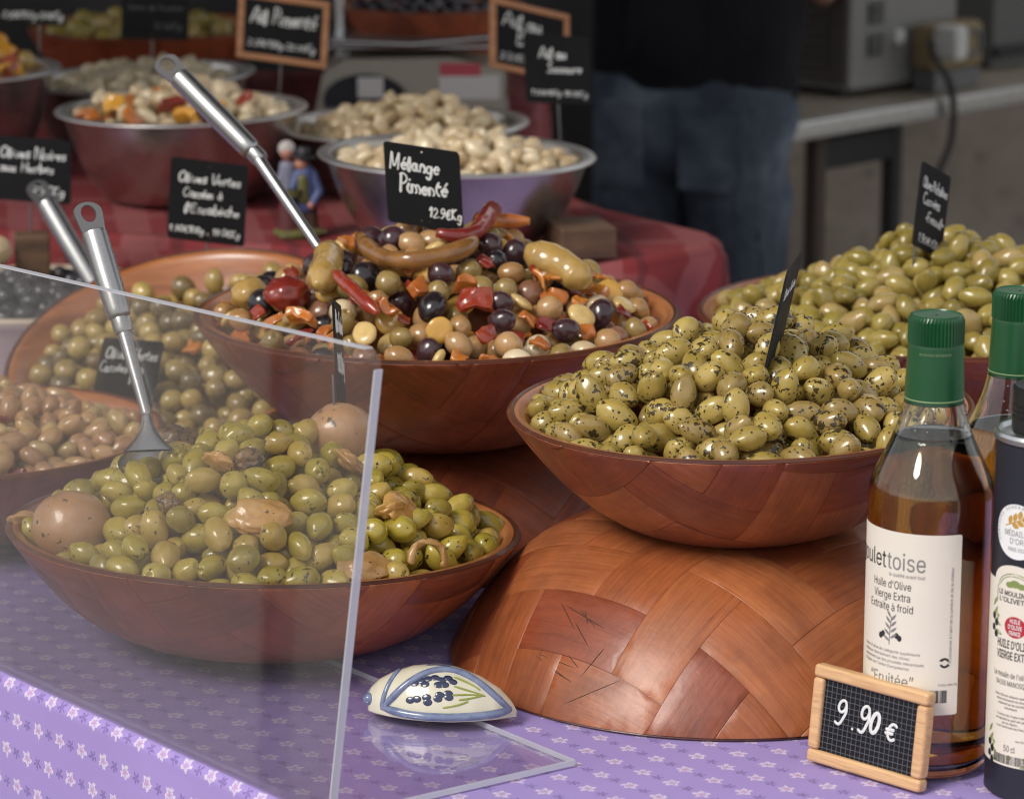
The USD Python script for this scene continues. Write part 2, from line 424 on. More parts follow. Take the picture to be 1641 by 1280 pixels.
solo('dark_backdrop', fold_sheet(-2.2, 0.12, 0.0, 2.4, 4.74, 0.03, 0.34, 3), 'dark_backdrop_cloth', 'black tarpaulin sheet added behind the rear bowls at upper left', 'backdrop', smooth=True)  # dark sheet added to stand for the unidentified dark background
t = thing('shade_awning', 'unseen brown canvas awning on posts, set to shade the rear of the stall', 'awning', (0, 0, 0))
aw = []
nx, ny = 24, 16
X, Y = np.meshgrid(np.linspace(-2.3, 2.3, nx), np.linspace(2.3, 4.9, ny), indexing='ij')  # unseen awning, its front edge placed to shade the rear bowls
Z = 2.46 + 0.06 * (Y - 1.5) + 0.02 * np.sin(X * 5) * np.sin(Y * 3)
i, j = np.meshgrid(np.arange(nx - 1), np.arange(ny - 1), indexing='ij'); q = np.stack([i * ny + j, (i + 1) * ny + j, (i + 1) * ny + j + 1, i * ny + j + 1], -1).reshape(-1, 4)
part('canopy', trimesh.Trimesh(np.stack([X, Y, Z], -1).reshape(-1, 3), np.vstack([q[:, [0, 1, 2]], q[:, [0, 2, 3]]]), process=False), 'awning_canvas', t, True)
for px, py in ((-2.2, 2.4), (2.2, 2.4), (-2.2, 4.8), (2.2, 4.8)):
    part('post', tf(trimesh.creation.cylinder(0.022, 2.45 + 0.06 * (py - 1.5), sections=16), (px, py, (2.45 + 0.06 * (py - 1.5)) / 2)), 'dull_pin_steel', t)

# ------------------------------------------------------------------ the two cloths
EDGE0 = at_z(526, 1318, ZT); EDGE1 = at_z(0, 1077, ZT)          # two points of the front table's edge
ED = (EDGE0 - EDGE1); ED /= np.linalg.norm(ED); EN = np.array([-ED[1], ED[0], 0.0])      # along the edge to the right, and inwards


def tab(s, t, z=0.0):
    return EDGE0 + ED * s + EN * t + np.array([0, 0, z])


def purple_cloth():
    ss = np.linspace(-1.5, 1.0, 240)
    rr = 0.008
    prof = [(t_, 0.0) for t_ in np.linspace(1.16, 0.02, 110)]
    prof += [(rr - rr * math.sin(a) - 0.004, -rr + rr * math.cos(a)) for a in np.linspace(0, math.pi / 2, 7)]
    prof += [(-0.004 - 0.00, -rr - d) for d in np.linspace(0.006, 0.77, 70)]
    prof = np.array(prof); L = np.r_[0, np.cumsum(np.linalg.norm(np.diff(prof, axis=0), axis=1))]
    S, K = np.meshgrid(ss, np.arange(len(prof)), indexing='ij')
    t_, z_ = prof[K, 0], prof[K, 1].copy()
    hang = np.clip(-z_ - 0.01, 0, 1)
    nz = meshkit.fbm(np.stack([S * 6, t_ * 6, z_ * 2 + 3], -1), 3, 5) - 0.5
    z_ = z_ + np.where(t_ > 0.03, nz * 0.0022 - 0.0009, 0)
    t_ = t_ - hang * (0.05 + 0.30 * (meshkit.noise(np.stack([S * 9, z_ * 1.5, z_ * 0], -1), 9) - 0.5) * np.clip(hang * 4, 0, 1)) + nz * 0.012 * np.clip(hang * 30, 0, 1)
    P = EDGE0 + S[..., None] * ED + t_[..., None] * EN + z_[..., None] * np.array([0, 0, 1.0])
    n, k = P.shape[:2]; i, j = np.meshgrid(np.arange(n - 1), np.arange(k - 1), indexing='ij')
    q = np.stack([i * k + j, i * k + j + 1, (i + 1) * k + j + 1, (i + 1) * k + j], -1).reshape(-1, 4)
    m = trimesh.Trimesh(P.reshape(-1, 3), np.vstack([q[:, [0, 1, 2]], q[:, [0, 2, 3]]]), process=False)
    uv = np.stack([S, -L[K]], -1).reshape(-1, 2)
    return m, uv


m_, uv_ = purple_cloth()
solo('tablecloth', m_, 'lavender_print_cloth', 'lavender tablecloth printed with small white flowers on the front table', 'tablecloth', smooth=True, uv=uv_)

ZR = 0.915                                     # the red riser's top


def skirt_cloth(pts, z, low, seed):
    """A cloth over a raised block: a top and a hanging skirt, rounded at the fold."""
    poly = Polygon(pts).buffer(-0.05).buffer(0.05, quad_segs=12)
    ring = np.array(poly.exterior.segmentize(0.02).coords)[:-1]
    if Polygon(ring).exterior.is_ccw is False:
        ring = ring[::-1]
    c = np.array(poly.centroid.coords[0]); n = len(ring)
    d = np.roll(ring, -1, 0) - np.roll(ring, 1, 0); nrm = np.stack([d[:, 1], -d[:, 0]], 1); nrm /= np.linalg.norm(nrm, axis=1, keepdims=True)
    arc = np.r_[0, np.cumsum(np.linalg.norm(np.diff(ring, axis=0), axis=1))]
    rows, uvs = [], []
    for f in np.linspace(0.0, 0.985, 26):
        q = c + (ring - c) * f
        zz = z + 0.004 * (meshkit.fbm(np.c_[q * 7, q[:, :1] * 0], 3, seed) - 0.5) * (1 if f < .9 else 0)
        rows.append(np.c_[q, zz]); uvs.append(q)
    for a in np.linspace(0.2, math.pi / 2, 5):
        rows.append(np.c_[ring + nrm * (-0.012 + 0.012 * math.sin(a)), np.full(n, z - 0.012 + 0.012 * math.cos(a))]); uvs.append(ring + nrm * 0.002)
    for k, f in enumerate(np.linspace(0.06, 1, 9)):
        lo = low(ring)
        zz = z - 0.012 - f * (z - 0.012 - lo)
        wv = 0.016 * np.sin(arc / 0.075 * 6.283 + 3 * meshkit.noise(np.c_[ring * 9, ring[:, :1] * 0], seed + 1)) * f
        rows.append(np.c_[ring + nrm * (0.004 + wv + 0.012 * f)[:, None], zz]); uvs.append(ring + nrm * (z - zz)[:, None])
    v = np.vstack(rows); R = len(rows); i, j = np.meshgrid(np.arange(R - 1), np.arange(n), indexing='ij')
    q = np.stack([i * n + j, (i + 1) * n + j, (i + 1) * n + (j + 1) % n, i * n + (j + 1) % n], -1).reshape(-1, 4)
    return trimesh.Trimesh(v, np.vstack([q[:, [0, 1, 2]], q[:, [0, 2, 3]]]), process=False), np.vstack(uvs)


def red_low(ring):
    t_ = (np.c_[ring, np.zeros(len(ring))] - EDGE0) @ EN
    return np.where(t_ < 1.19, ZT + 0.006, 0.25)


m_, uv_ = skirt_cloth([(-1.3, 3.27), (-0.42, 3.205), (-0.05, 3.07), (0.12, 3.05), (0.225, 3.17), (0.105, 3.335), (0.015, 3.55), (0.03, 3.9), (0.05, 4.45), (-1.3, 4.45)], ZR, red_low, 11)
ang = math.radians(9); uv_ = uv_ @ np.array([[math.cos(ang), -math.sin(ang)], [math.sin(ang), math.cos(ang)]])
solo('red_tablecloth', m_, 'red_check_cloth', 'dark red checked cloth over the raised table behind, under the steel bowls', 'tablecloth', smooth=True, uv=uv_)

# ------------------------------------------------------------------ bowls of woven veneer


class Bowl:
    def __init__(s, R, h, rb, p, th=0.006):
        s.R, s.h, s.rb, s.p, s.th = R, h, rb, p, th
        r = np.r_[np.linspace(0, rb, 12, endpoint=False), rb + (R - rb) * np.linspace(0, 1, 60)]
        z = h * np.clip((r - rb) / (R - rb), 0, None) ** p
        s.r, s.z = r, z
        dr, dz = np.gradient(r), np.gradient(z); l = np.hypot(dr, dz); s.nr, s.nz = dz / l, -dr / l
        s.s = np.r_[0, np.cumsum(np.hypot(np.diff(r), np.diff(z)))]

    def lift(s, v, w):
        rho = np.linalg.norm(v, axis=1); k = np.clip(rho, 0, s.s[-1]); th = np.arctan2(v[:, 1], v[:, 0])
        f = lambda a: np.interp(k, s.s, a)
        r, z = f(s.r) + w * f(s.nr), f(s.z) + w * f(s.nz)
        return np.stack([r * np.cos(th), r * np.sin(th), z], -1)

    def inner(s, rho):
        return s.th * 1.2 + (s.h) * np.clip((rho - s.rb + s.th) / (s.R - s.rb), 0, None) ** s.p


def tilted(loc, rx=0.0, ry=0.0, rz=0.0):
    return frame(loc, rot([0, 1, 0], ry) @ rot([1, 0, 0], rx) @ rot([0, 0, 1], rz))


def veneer(b, turn, W, seed):
    """Herringbone of veneer strips cut to the bowl's developed disc."""
    rnd = random.Random(seed); Ls = 2 * W; disc = Point(0, 0).buffer(b.s[-1] - 0.0005, quad_segs=24); out = []
    n = int(b.s[-1] / W) + 3
    for i in range(-n, n + 1):
        for j in range(-n, n + 1):
            for kind in (0, 1):
                ox, oy = (i + 2 * j) * W + 0, (i - 2 * j) * W     # herringbone lattice
                rect = sbox(ox, oy, ox + Ls, oy + W) if kind == 0 else sbox(ox - W, oy, ox, oy + Ls)
                rp = affinity.rotate(rect, turn, origin=(0, 0))
                c = rp.intersection(disc)
                if c.is_empty or c.area < 2e-5 or c.geom_type != 'Polygon':
                    continue
                out.append((c, turn + (0 if kind == 0 else 90)))
    return out


def wood_bowl(name, label, b, M, turn=35, W=0.045, seed=1, tones=(0, 1, 2, 3, 4), group=None):
    t = thing(name, label, 'bowl', M=M, group=group)
    rnd = random.Random(seed)
    o = [(max(b.r[k] - b.nr[k] * 0.0008, 0), b.z[k] - b.nz[k] * 0.0008) for k in range(0, len(b.r))]
    lip = [(b.R - 0.0015, b.h + 0.0012), (b.R - b.th * 0.5, b.h + 0.0022), (b.R - b.th + 0.001, b.h + 0.0012)]
    part('bowl_shell', lathe(o + lip, 96), 'bowl_shell_wood', t, 40)
    rr = np.linspace(b.R - b.th + 0.0008, 0, 40)
    inn = [(r, min(float(b.inner(r)), b.h + 0.001)) for r in rr]
    part('bowl_interior', lathe(inn, 96), 'bowl_inner_wood', t, True)
    used = []
    for c, ang in veneer(b, turn, W, seed):
        c = c.buffer(-0.00022)
        if c.is_empty or c.geom_type != 'Polygon':
            continue
        top = 0.0001 + rnd.random() * 0.00055
        v, f = grid_poly(c, 0.013)
        if not len(f):
            continue
        n = len(v); vt = b.lift(v, np.full(n, top)); vb = b.lift(v, np.full(n, -0.0012))
        be = boundary(f)
        ff = np.vstack([f[:, ::-1], np.array([[a, b_, n + b_] for a, b_ in be]), np.array([[a, n + b_, n + a] for a, b_ in be])])
        a_ = math.radians(ang); ca, sa = math.cos(a_), math.sin(a_)
        ctr = np.array(c.centroid.coords[0]); q = v - ctr; jx, jy = rnd.random() * 7, rnd.random() * 7
        uv = np.stack([q[:, 0] * ca + q[:, 1] * sa + jx, -q[:, 0] * sa + q[:, 1] * ca + jy], 1)
        V, UV = np.vstack([vt, vb]), np.vstack([uv, uv])
        keep = np.unique(ff); back = np.full(len(V), -1); back[keep] = np.arange(len(keep))
        part('veneer_strip', trimesh.Trimesh(V[keep], back[ff], process=False), VEN[rnd.choice(tones)], t, True, UV[keep])
    return t


def taper_line(n, r):
    x = np.linspace(0, 1, n); return r * np.clip(np.minimum(x, 1 - x) * 5, .15, 1)


def boundary(f):
    """Directed boundary edges of a triangle list."""
    e = np.vstack([f[:, [0, 1]], f[:, [1, 2]], f[:, [2, 0]]]); s = {tuple(x) for x in e.tolist()}
    return [x for x in s if (x[1], x[0]) not in s]


def grid_poly(c, step):
    """Triangulates a convex-ish polygon with inner points."""
    from scipy.spatial import Delaunay
    ring = np.array(c.exterior.segmentize(step).coords)[:-1]
    x0, y0, x1, y1 = c.bounds
    X, Y = np.meshgrid(np.arange(x0 + step / 2, x1, step), np.arange(y0 + step / 2, y1, step))
    g = np.c_[X.ravel(), Y.ravel()]; inside = shapely.contains_xy(c.buffer(-step * 0.35), g[:, 0], g[:, 1])
    v = np.vstack([ring, g[inside]]); d = Delaunay(v); f = d.simplices
    cen = v[f].mean(1); ok = shapely.contains_xy(c.buffer(1e-7), cen[:, 0], cen[:, 1])
    f = f[ok]; a = v[f]
    area = (a[:, 1, 0] - a[:, 0, 0]) * (a[:, 2, 1] - a[:, 0, 1]) - (a[:, 1, 1] - a[:, 0, 1]) * (a[:, 2, 0] - a[:, 0, 0])
    f = np.where(area[:, None] > 0, f, f[:, ::-1]); return v, f[np.abs(area) > 1e-10]


def steel_bowl(name, label, R, h, M, lip=0.006, group=None):
    t = thing(name, label, 'bowl', M=M, group=group)
    rb = R * 0.45; r = np.r_[np.linspace(0, rb, 6, endpoint=False), rb + (R - 0.008 - rb) * np.linspace(0, 1, 26)]
    z = h * (np.clip((r - rb) / (R - 0.008 - rb), 0, None)) ** 2.6
    part('bowl_body', lathe([*zip(r, z)] + [(a - 0.0016, b_ + 0.0014) for a, b_ in list(zip(r, z))[::-1] if a > 0.002], 96), 'polished_steel', t, 50)
    a = np.linspace(0, 2 * np.pi, 12)
    part('rolled_rim', lathe([(R - 0.0065 + lip * 1.15 * np.cos(x), h + 0.0012 + 0.0023 * np.sin(x)) for x in a], 96), 'steel_rim', t, True)
    b = Bowl(R - 0.012, h, rb, 2.6, 0.002); return t, b


# positions: (centre pixel of the rim, distance) -> base
def base_of(u, v, y, h):
    p = at_y(u, v, y); p[2] -= h; return p


B = {}


def place_bowl(key, u, v, y, R, h, rb, p, label, rx=0, ry=0, **kw):
    b = Bowl(R, h, rb, p); c = at_y(u, v, y)
    Rm = rot([0, 1, 0], ry) @ rot([1, 0, 0], rx)
    M = frame(c - Rm @ np.array([0, 0, h]), Rm); B[key] = (b, M)
    wood_bowl('wooden_bowl', label, b, M, **kw)


def invert(x, y, R, h, rb, p, label, turn, seed, z=ZT + 0.001, W=0.047, tones=(0, 1, 2, 3, 4)):
    b = Bowl(R, h, rb, p)
    M = frame((x, y, z + h), rot([1, 0, 0], 180))
    return wood_bowl('wooden_bowl', label, b, M, turn=turn, seed=seed, W=W, tones=tones), b, M


place_bowl('front', 424, 843, 2.228, 0.1835, 0.077, 0.075, 2.1, 'large woven wood bowl of green olives behind the clear screen, nearest the front', rx=-2.6, ry=1.8, turn=52, W=0.046, seed=3, tones=(0, 3, 0, 5, 3, 0, 1))
place_bowl('herb', 1186, 651, 2.185, 0.1625, 0.084, 0.055, 1.9, 'woven wood bowl of herb coated olives standing on an upturned bowl', ry=-1.3, turn=20, W=0.046, seed=8, tones=(0, 1, 3, 3, 0))
place_bowl('mixed', 700, 499, 2.50, 0.192, 0.096, 0.07, 1.9, 'wide woven wood bowl of mixed pickles with a price card in its middle', turn=35, W=0.05, seed=5, tones=(0, 3, 5, 3))
place_bowl('plain', 1482, 499, 2.66, 0.191, 0.09, 0.07, 1.9, 'woven wood bowl of plain green olives behind the bottles at right', turn=15, W=0.05, seed=6, tones=(0, 3, 5))
place_bowl('pink', -60, 690, 2.50, 0.161, 0.078, 0.06, 1.9, 'dark wood bowl of pinkish olives with red pepper, cut by the left picture edge', turn=25, W=0.05, seed=9, tones=(5, 0, 5))
place_bowl('brown', 292, 552, 2.79, 0.161, 0.065, 0.06, 2.2, 'bowl of brown green olives tipped forward with its bright orange inside showing', rx=20, ry=-9, turn=40, W=0.05, seed=10, tones=(1, 2, 4))
ib_x = at_z(1151, 1044, ZT)
UPT = invert(ib_x[0], ib_x[1], 0.1905, 0.094, 0.06, 2.6, 'upturned glossy wood bowl at the front, carrying the herb coated olives', 42, 21, tones=(1, 4, 4, 1, 2, 4, 3))
b_, M_ = B['mixed']; invert(M_[0, 3], M_[1, 3] + 0.02, 0.180, M_[2, 3] - ZT - 0.0015, 0.065, 2.4, 'upturned dark wood bowl under the bowl of mixed pickles', 20, 22, tones=(0, 3, 5))
b_, M_ = B['plain']; invert(M_[0, 3], M_[1, 3], 0.175, M_[2, 3] - ZT - 0.0015, 0.065, 2.4, 'upturned wood bowl under the plain green olives at right', 10, 23, tones=(0, 3, 5))

# knife marks scored into the upturned bowl
mat('scored_wood', lambda g: g.p(base_color=(.075, .028, .014), roughness=0.7))
t_, b_, M_ = UPT; Mi_ = np.linalg.inv(M_)
for x0, y0, x1, y1 in ((752, 232, 800, 330), (765, 240, 905, 325), (820, 262, 872, 318), (838, 262, 846, 310), (800, 300, 850, 392), (640, 405, 795, 522), (642, 404, 812, 470), (700, 462, 790, 515), (778, 420, 815, 468), (822, 496, 905, 395), (745, 600, 972, 505)):
    q = []
    for f in np.linspace(0, 1, 9):
        d = ray(560 + (x0 + (x1 - x0) * f) * .451, 860 + (y0 + (y1 - y0) * f) * .451); o = (Mi_ @ np.r_[EYE, 1])[:3]; dl = Mi_[:3, :3] @ d
        P = o + dl * np.arange(1.6, 2.8, .0003)[:, None]; r = np.hypot(P[:, 0], P[:, 1]); hit = (r < b_.R) & (P[:, 2] > np.interp(r, b_.r, b_.z) - 0.0004)
        if hit.any():
            q.append(P[int(np.argmax(hit))])
    if len(q) > 4:
        part('knife_mark', tube(spline(q, 12), taper_line(12, 0.00032), 6), 'scored_wood', t_, True)

# ------------------------------------------------------------------ heaps


def ico(sub):
    s = trimesh.creation.icosphere(sub, 1.0); return np.array(s.vertices), np.array(s.faces)


ICO = {k: ico(k) for k in (1, 2, 3)}


def olive_shape(seed, sub=3, elong=1.32, point=0.10, dimple=0.0, rough=0.05):
    """An olive along x: a blunt end, a slightly pointed one, a small stem pit."""
    v, f = ICO[sub]; v = v.copy(); rnd = np.random.RandomState(seed)
    x = v[:, 0].copy()
    n = meshkit.noise(v * 1.4 + seed * 7.3, seed) - 0.5
    rad = 1 + rough * 2.2 * n
    yz = 1 - point * np.clip(x, 0, 1) ** 2 * 0.9 - 0.04 * np.clip(-x, 0, 1) ** 3
    v[:, 1] *= yz; v[:, 2] *= yz * rnd.uniform(0.94, 1.0)
    v[:, 0] = np.sign(x) * np.abs(x) ** 0.97 * elong + point * 0.9 * np.clip(x, 0, 1) ** 7
    v *= rad[:, None]
    for _ in range(3):
        c = rnd.normal(size=3); c /= np.linalg.norm(c); g_ = np.exp(-((ICO[sub][0] - c) ** 2).sum(1) / rnd.uniform(.12, .45)); v *= (1 - rnd.uniform(.02, .11) * (rough > .06) * g_)[:, None]
    e = np.hypot(v[:, 1], v[:, 2])
    pit = np.exp(-(e / 0.16) ** 2) * (x < 0)
    v[:, 0] += pit * (0.10 if not dimple else dimple)
    if dimple:
        tip = np.exp(-(e / 0.2) ** 2) * (x > 0); v[:, 0] -= tip * dimple * 0.4
    return v, f


def lump(seed, sub=3, flat=0.7, rough=0.28, el=1.2):
    v, f = ICO[sub]; n = meshkit.fbm(v * 1.7 + seed * 3.1, 4, seed) - 0.5
    v = v * (1 + rough * 2.4 * n)[:, None] * np.array([el, 1.0, flat]); return v, f


def chunk(seed, t=0.45):
    """A cut piece of pepper: a bent, thick, soft-cornered slab."""
    rnd = np.random.RandomState(seed); m = rbox(rnd.uniform(1.5, 2.6), rnd.uniform(1.2, 1.8), t, 0.18, 10)
    m = trimesh.Trimesh(*trimesh.remesh.subdivide_to_size(m.vertices, m.faces, 0.5), process=False)
    v = np.array(m.vertices); v[:, 2] -= 0.24 * v[:, 0] ** 2 - 0.18 * v[:, 1] ** 2; v += 0.26 * (np.stack([meshkit.noise(v * 1.5 + k * 9 + seed, seed) for k in range(3)], -1) - 0.5) * 2
    return v, np.array(m.faces)


def clove(seed, sub=3):
    v, f = olive_shape(seed, sub, 1.35, 0.22, 0.0, 0.07); v = v.copy()
    v[:, 2] += 0.22 * v[:, 0] ** 2 - 0.15; v[:, 1] *= 0.85; return v, f


def bean(seed, sub=3):
    v, f = ICO[sub]; v = v.copy(); n = meshkit.noise(v * 1.6 + seed * 5, seed) - 0.5
    v *= (1 + 0.12 * n)[:, None]; v *= np.array([1.2, 1.05, 0.48]); v[:, 2] -= 0.1 * np.exp(-(v[:, 0] ** 2 + v[:, 1] ** 2) * 3) * np.sign(v[:, 2]); return v, f


SH = {}


def shape(kind, k, sub):
    key = (kind, k, sub)
    if key not in SH:
        SH[key] = {'olive': lambda: olive_shape(k, sub, 1.36 + 0.06 * (k % 5), 0.06 + 0.05 * (k % 3), 0.0, 0.075), 'round': lambda: olive_shape(k, sub, 1.12 + 0.04 * (k % 3), 0.03),
                   'pitted': lambda: olive_shape(k, sub, 1.18, 0.02, 0.75), 'clove': lambda: clove(k, sub), 'bean': lambda: bean(k, sub), 'chunk': lambda: chunk(k),
                   'lump': lambda: lump(k, sub), 'cut': lambda: olive_shape(k, sub, 1.28 + 0.08 * (k % 4), 0.10 + .05 * (k % 2), 0.34 if k % 3 == 0 else 0.0, .075)}[kind]()
    return SH[key]


def deposit(b, mound, sizes, seed, depth=0.027, tries=22, rmax=None, limit=1200, keep=None):
    """Drops spheres one by one into the bowl (its own frame): each comes to rest on those below, until the mound is full."""
    rnd = np.random.RandomState(seed); rmax = rmax or b.R - b.th
    P, Rr = np.zeros((limit, 3)), np.zeros(limit); K = []; n = 0; bad = 0
    while n < limit and bad < 30:
        k, r = sizes(rnd)
        rho = (rmax - r * 0.75) * np.sqrt(rnd.rand(tries)); th = rnd.rand(tries) * 6.2832
        xy = np.stack([rho * np.cos(th), rho * np.sin(th)], 1); top = mound(xy[:, 0], xy[:, 1])
        if keep is not None:
            top = np.where(keep(xy[:, 0], xy[:, 1]), top, -1)
        slope = np.minimum(b.inner(rho + r) , b.h + 1.0)
        z = np.maximum(np.maximum(b.inner(rho) + r, slope), top - depth)
        if n:
            d2 = ((xy[:, None] - P[None, :n, :2]) ** 2).sum(-1); rr = (r + Rr[:n]) * 0.985
            h = np.where(d2 < rr[None] ** 2, P[None, :n, 2] + np.sqrt(np.maximum(rr[None] ** 2 - d2, 0)), -9)
            z = np.maximum(z, h.max(1))
        over = z + r * 0.75 - top
        ok = over < 0.004
        if not ok.any():
            bad += 1; continue
        bad = 0
        score = np.where(ok, z - 0.6 * top, 9); c = int(score.argmin())
        P[n] = [xy[c, 0], xy[c, 1], z[c]]; Rr[n] = r; K.append(k); n += 1
    return P[:n], Rr[:n], K


def dome_mound(b, peak, edge=0.0, e=2.0, off=(0, 0), seed=0, bump=0.008, Re=0.95):
    Rm = (b.R - b.th) * Re

    def f(x, y):
        x, y = np.asarray(x, float), np.asarray(y, float)
        q = np.clip(np.hypot(x - off[0], y - off[1]) / Rm, 0, 1.3)
        q0 = np.clip(np.hypot(x, y) / Rm, 0, 1.3)
        q = np.clip(0.5 * q + 0.5 * q0 if off == (0, 0) else q * (1 - q0) + q0 * q0, 0, 1.3)
        return b.h + edge + peak * (1 - q ** e) + bump * (meshkit.noise(np.stack([x * 22, y * 22, x * 0 + 3], -1), seed) - 0.5)
    return f


HEAPS = []                                     # every piece of every heap: judged together by what the lens can see


def heap(bowl, M, mound, sizes, table, seed, stuff, flat=0.55, **kw):
    """table: kind -> (thing name, shape kind, materials, label, category, group, [n shapes])"""
    P, R, K = deposit(bowl, mound, sizes, seed, **kw)
    rnd = np.random.RandomState(seed + 77)
    for p, r, k in zip(P, R, K):
        ax = rnd.normal(size=3) * np.array([1, 1, flat]); ax /= np.linalg.norm(ax); up = rnd.normal(size=3); a = basis(ax, up)
        if k in ('chunk',) or table[k][1] in ('bean', 'chunk'):
            g = 0.006; n = np.array([-(mound(p[0] + g, p[1]) - mound(p[0] - g, p[1])) / (2 * g), -(mound(p[0], p[1] + g) - mound(p[0], p[1] - g)) / (2 * g), 1.0]) + rnd.normal(size=3) * 0.45
            n /= np.linalg.norm(n); t_ = np.cross(n, rnd.normal(size=3)); t_ /= np.linalg.norm(t_); a = np.stack([t_, np.cross(n, t_), n], 1)
        A = M @ frame(p, a * r * rnd.uniform(.91, 1.08, 3))
        HEAPS.append(dict(p=(M @ np.r_[p, 1])[:3], r=r, A=A, row=table[k], mat=table[k][2][rnd.randint(len(table[k][2]))], shp=rnd.randint(19), stuff=stuff))


def one(names):
    return lambda rnd: (names, 0)


def S(lo, hi, kind='a'):
    return lambda rnd: (kind, rnd.uniform(lo, hi))


def mixS(rows):
    w = np.array([r[1] for r in rows], float); w /= w.sum()

    def f(rnd):
        k = rnd.choice(len(rows), p=w); return rows[k][0], rnd.uniform(rows[k][2], rows[k][3])
    return f


b, M = B['front']
front_mound = dome_mound(b, 0.074, -0.002, 1.75, (0.008, 0.0), 3, 0.012)
GT = {'a': ('green_olive', 'cut', GREEN, 'glossy green olive in the bowl behind the clear screen', 'olive', 'green olives in the front left bowl')}
heap(b, M, front_mound, S(0.0082, 0.0102), GT, 1, ('lower_green_olives', 'green olives lying deeper in the bowl behind the clear screen', 'olives'))
b, M = B['herb']
herb_mound = dome_mound(b, 0.066, -0.003, 1.5, (0.0, 0.03), 5, 0.012)
HT = {'a': ('herbed_olive', 'olive', HERB, 'olive coated in dark herbs, bowl on the upturned bowl', 'olive', 'herb coated olives in the right bowl')}
heap(b, M, herb_mound, S(0.0084, 0.0106), HT, 2, ('lower_herbed_olives', 'herb coated olives lying deeper in the bowl on the upturned bowl', 'olives'))
b, M = B['plain']
plain_mound = dome_mound(b, 0.072, -0.004, 1.6, (0.045, 0.03), 7, 0.012)
PT = {'a': ('plain_olive', 'olive', PLAIN, 'plain green olive in the bowl behind the bottles', 'olive', 'plain green olives in the bowl at right')}
heap(b, M, plain_mound, S(0.0082, 0.0100), PT, 4, ('lower_plain_olives', 'plain green olives lying deeper in the bowl behind the bottles', 'olives'))
b, M = B['mixed']
mixed_mound = dome_mound(b, 0.072, -0.004, 1.75, (0.0, 0.02), 9, 0.012)
g_ = 'pickles heaped in the mixed bowl'
MT = {'tan': ('brown_olive', 'round', TANOL, 'tan brown olive among the mixed pickles', 'olive', 'tan olives in the mixed bowl'),
      'hole': ('pitted_olive', 'pitted', TANOL[1:3], 'pitted olive with an open hole among mixed pickles', 'olive', 'pitted olives in the mixed bowl'),
      'black': ('black_olive', 'round', BLACK, 'shiny black olive among the mixed pickles', 'olive', 'black olives in the mixed bowl'),
      'bean': ('lupin_bean', 'bean', BEAN, 'flat yellow lupin bean among the mixed pickles', 'bean', 'lupin beans in the mixed bowl'),
      'onion': ('pickled_onion', 'round', GARLIC, 'pale round pickled onion among the mixed pickles', 'onion', 'pickled onions in the mixed bowl'),
      'carrot': ('orange_pepper_piece', 'chunk', ORANGEP[:2], 'orange cut pepper piece among the mixed pickles', 'pepper piece', 'orange pepper pieces in the mixed bowl'),
      'red': ('red_pepper_piece', 'chunk', REDP, 'red cut pepper piece among the mixed pickles', 'pepper piece', 'red pepper pieces in the mixed bowl')}
heap(b, M, mixed_mound, mixS([('tan', .36, .0080, .0108), ('hole', .08, .0090, .0105), ('black', .19, .0090, .0112), ('bean', .12, .0085, .0108), ('onion', .035, .008, .0105), ('carrot', .18, .0068, .0102), ('red', .075, .0055, .0085)]),
     MT, 6, ('lower_pickles', 'olives and pickles lying deeper in the mixed bowl', 'pickles'))
b, M = B['pink']
pink_mound = dome_mound(b, 0.034, -0.006, 1.8, (0.02, 0.0), 11, 0.01)
KT = {'a': ('pink_olive', 'olive', PINK, 'small pinkish brown olive in the far left bowl', 'olive', 'pinkish olives in the far left bowl'),
      'red': ('red_pepper_square', 'chunk', REDP, 'red pepper square on the pinkish olives', 'pepper piece', 'red pepper squares in the far left bowl')}
heap(b, M, pink_mound, mixS([('a', .90, .0072, .0088), ('red', .10, .007, .0105)]), KT, 8, ('lower_pink_olives', 'pinkish olives lying deeper in the bowl at the left edge', 'olives'))
b, M = B['brown']
brown_mound = dome_mound(b, 0.016, -0.004, 2.0, (0.0, -0.02), 13, 0.010, 0.98)
OT = {'a': ('cracked_olive', 'round', BROWN, 'brownish green olive in the tipped bowl', 'olive', 'cracked olives in the tipped bowl'),
      'o': ('orange_peel_piece', 'chunk', ORANGEP[:1], 'orange piece in the tipped bowl', 'peel', 'orange pieces in the tipped bowl')}
heap(b, M, brown_mound, mixS([('a', .97, .0085, .0108), ('o', .03, .009, .011)]), OT, 10, ('lower_cracked_olives', 'brownish olives lying deeper in the tipped bowl', 'olives'), keep=lambda x, y: y < 0.112)

# ------------------------------------------------------------------ steel bowls behind
mat('cream_glaze', lambda g: g.p(base_color=g.mix(g.noise(12, 3), (.52, .43, .31), (.62, .53, .40)), roughness=0.3, coat_weight=0.3))
mat('block_wood', lambda g: g.p(base_color=g.ramp(g.noise(8, 5, 0.6, vec=g.stretch(g.pos(), (2, 12, 12))), [(0.3, (.065, .032, .018)), (0.7, (.14, .075, .04))]), roughness=0.6))


def put_steel(key, u, v, y, R, label, rx=0, ry=0):
    c = at_y(u, v, y); h = max(c[2] - ZR - 0.002, 0.07)
    Rm = rot([0, 1, 0], ry) @ rot([1, 0, 0], rx)
    M = frame(c - Rm @ np.array([0, 0, h]), Rm); t, b = steel_bowl('steel_bowl', label, R, h, M); B[key] = (b, M)


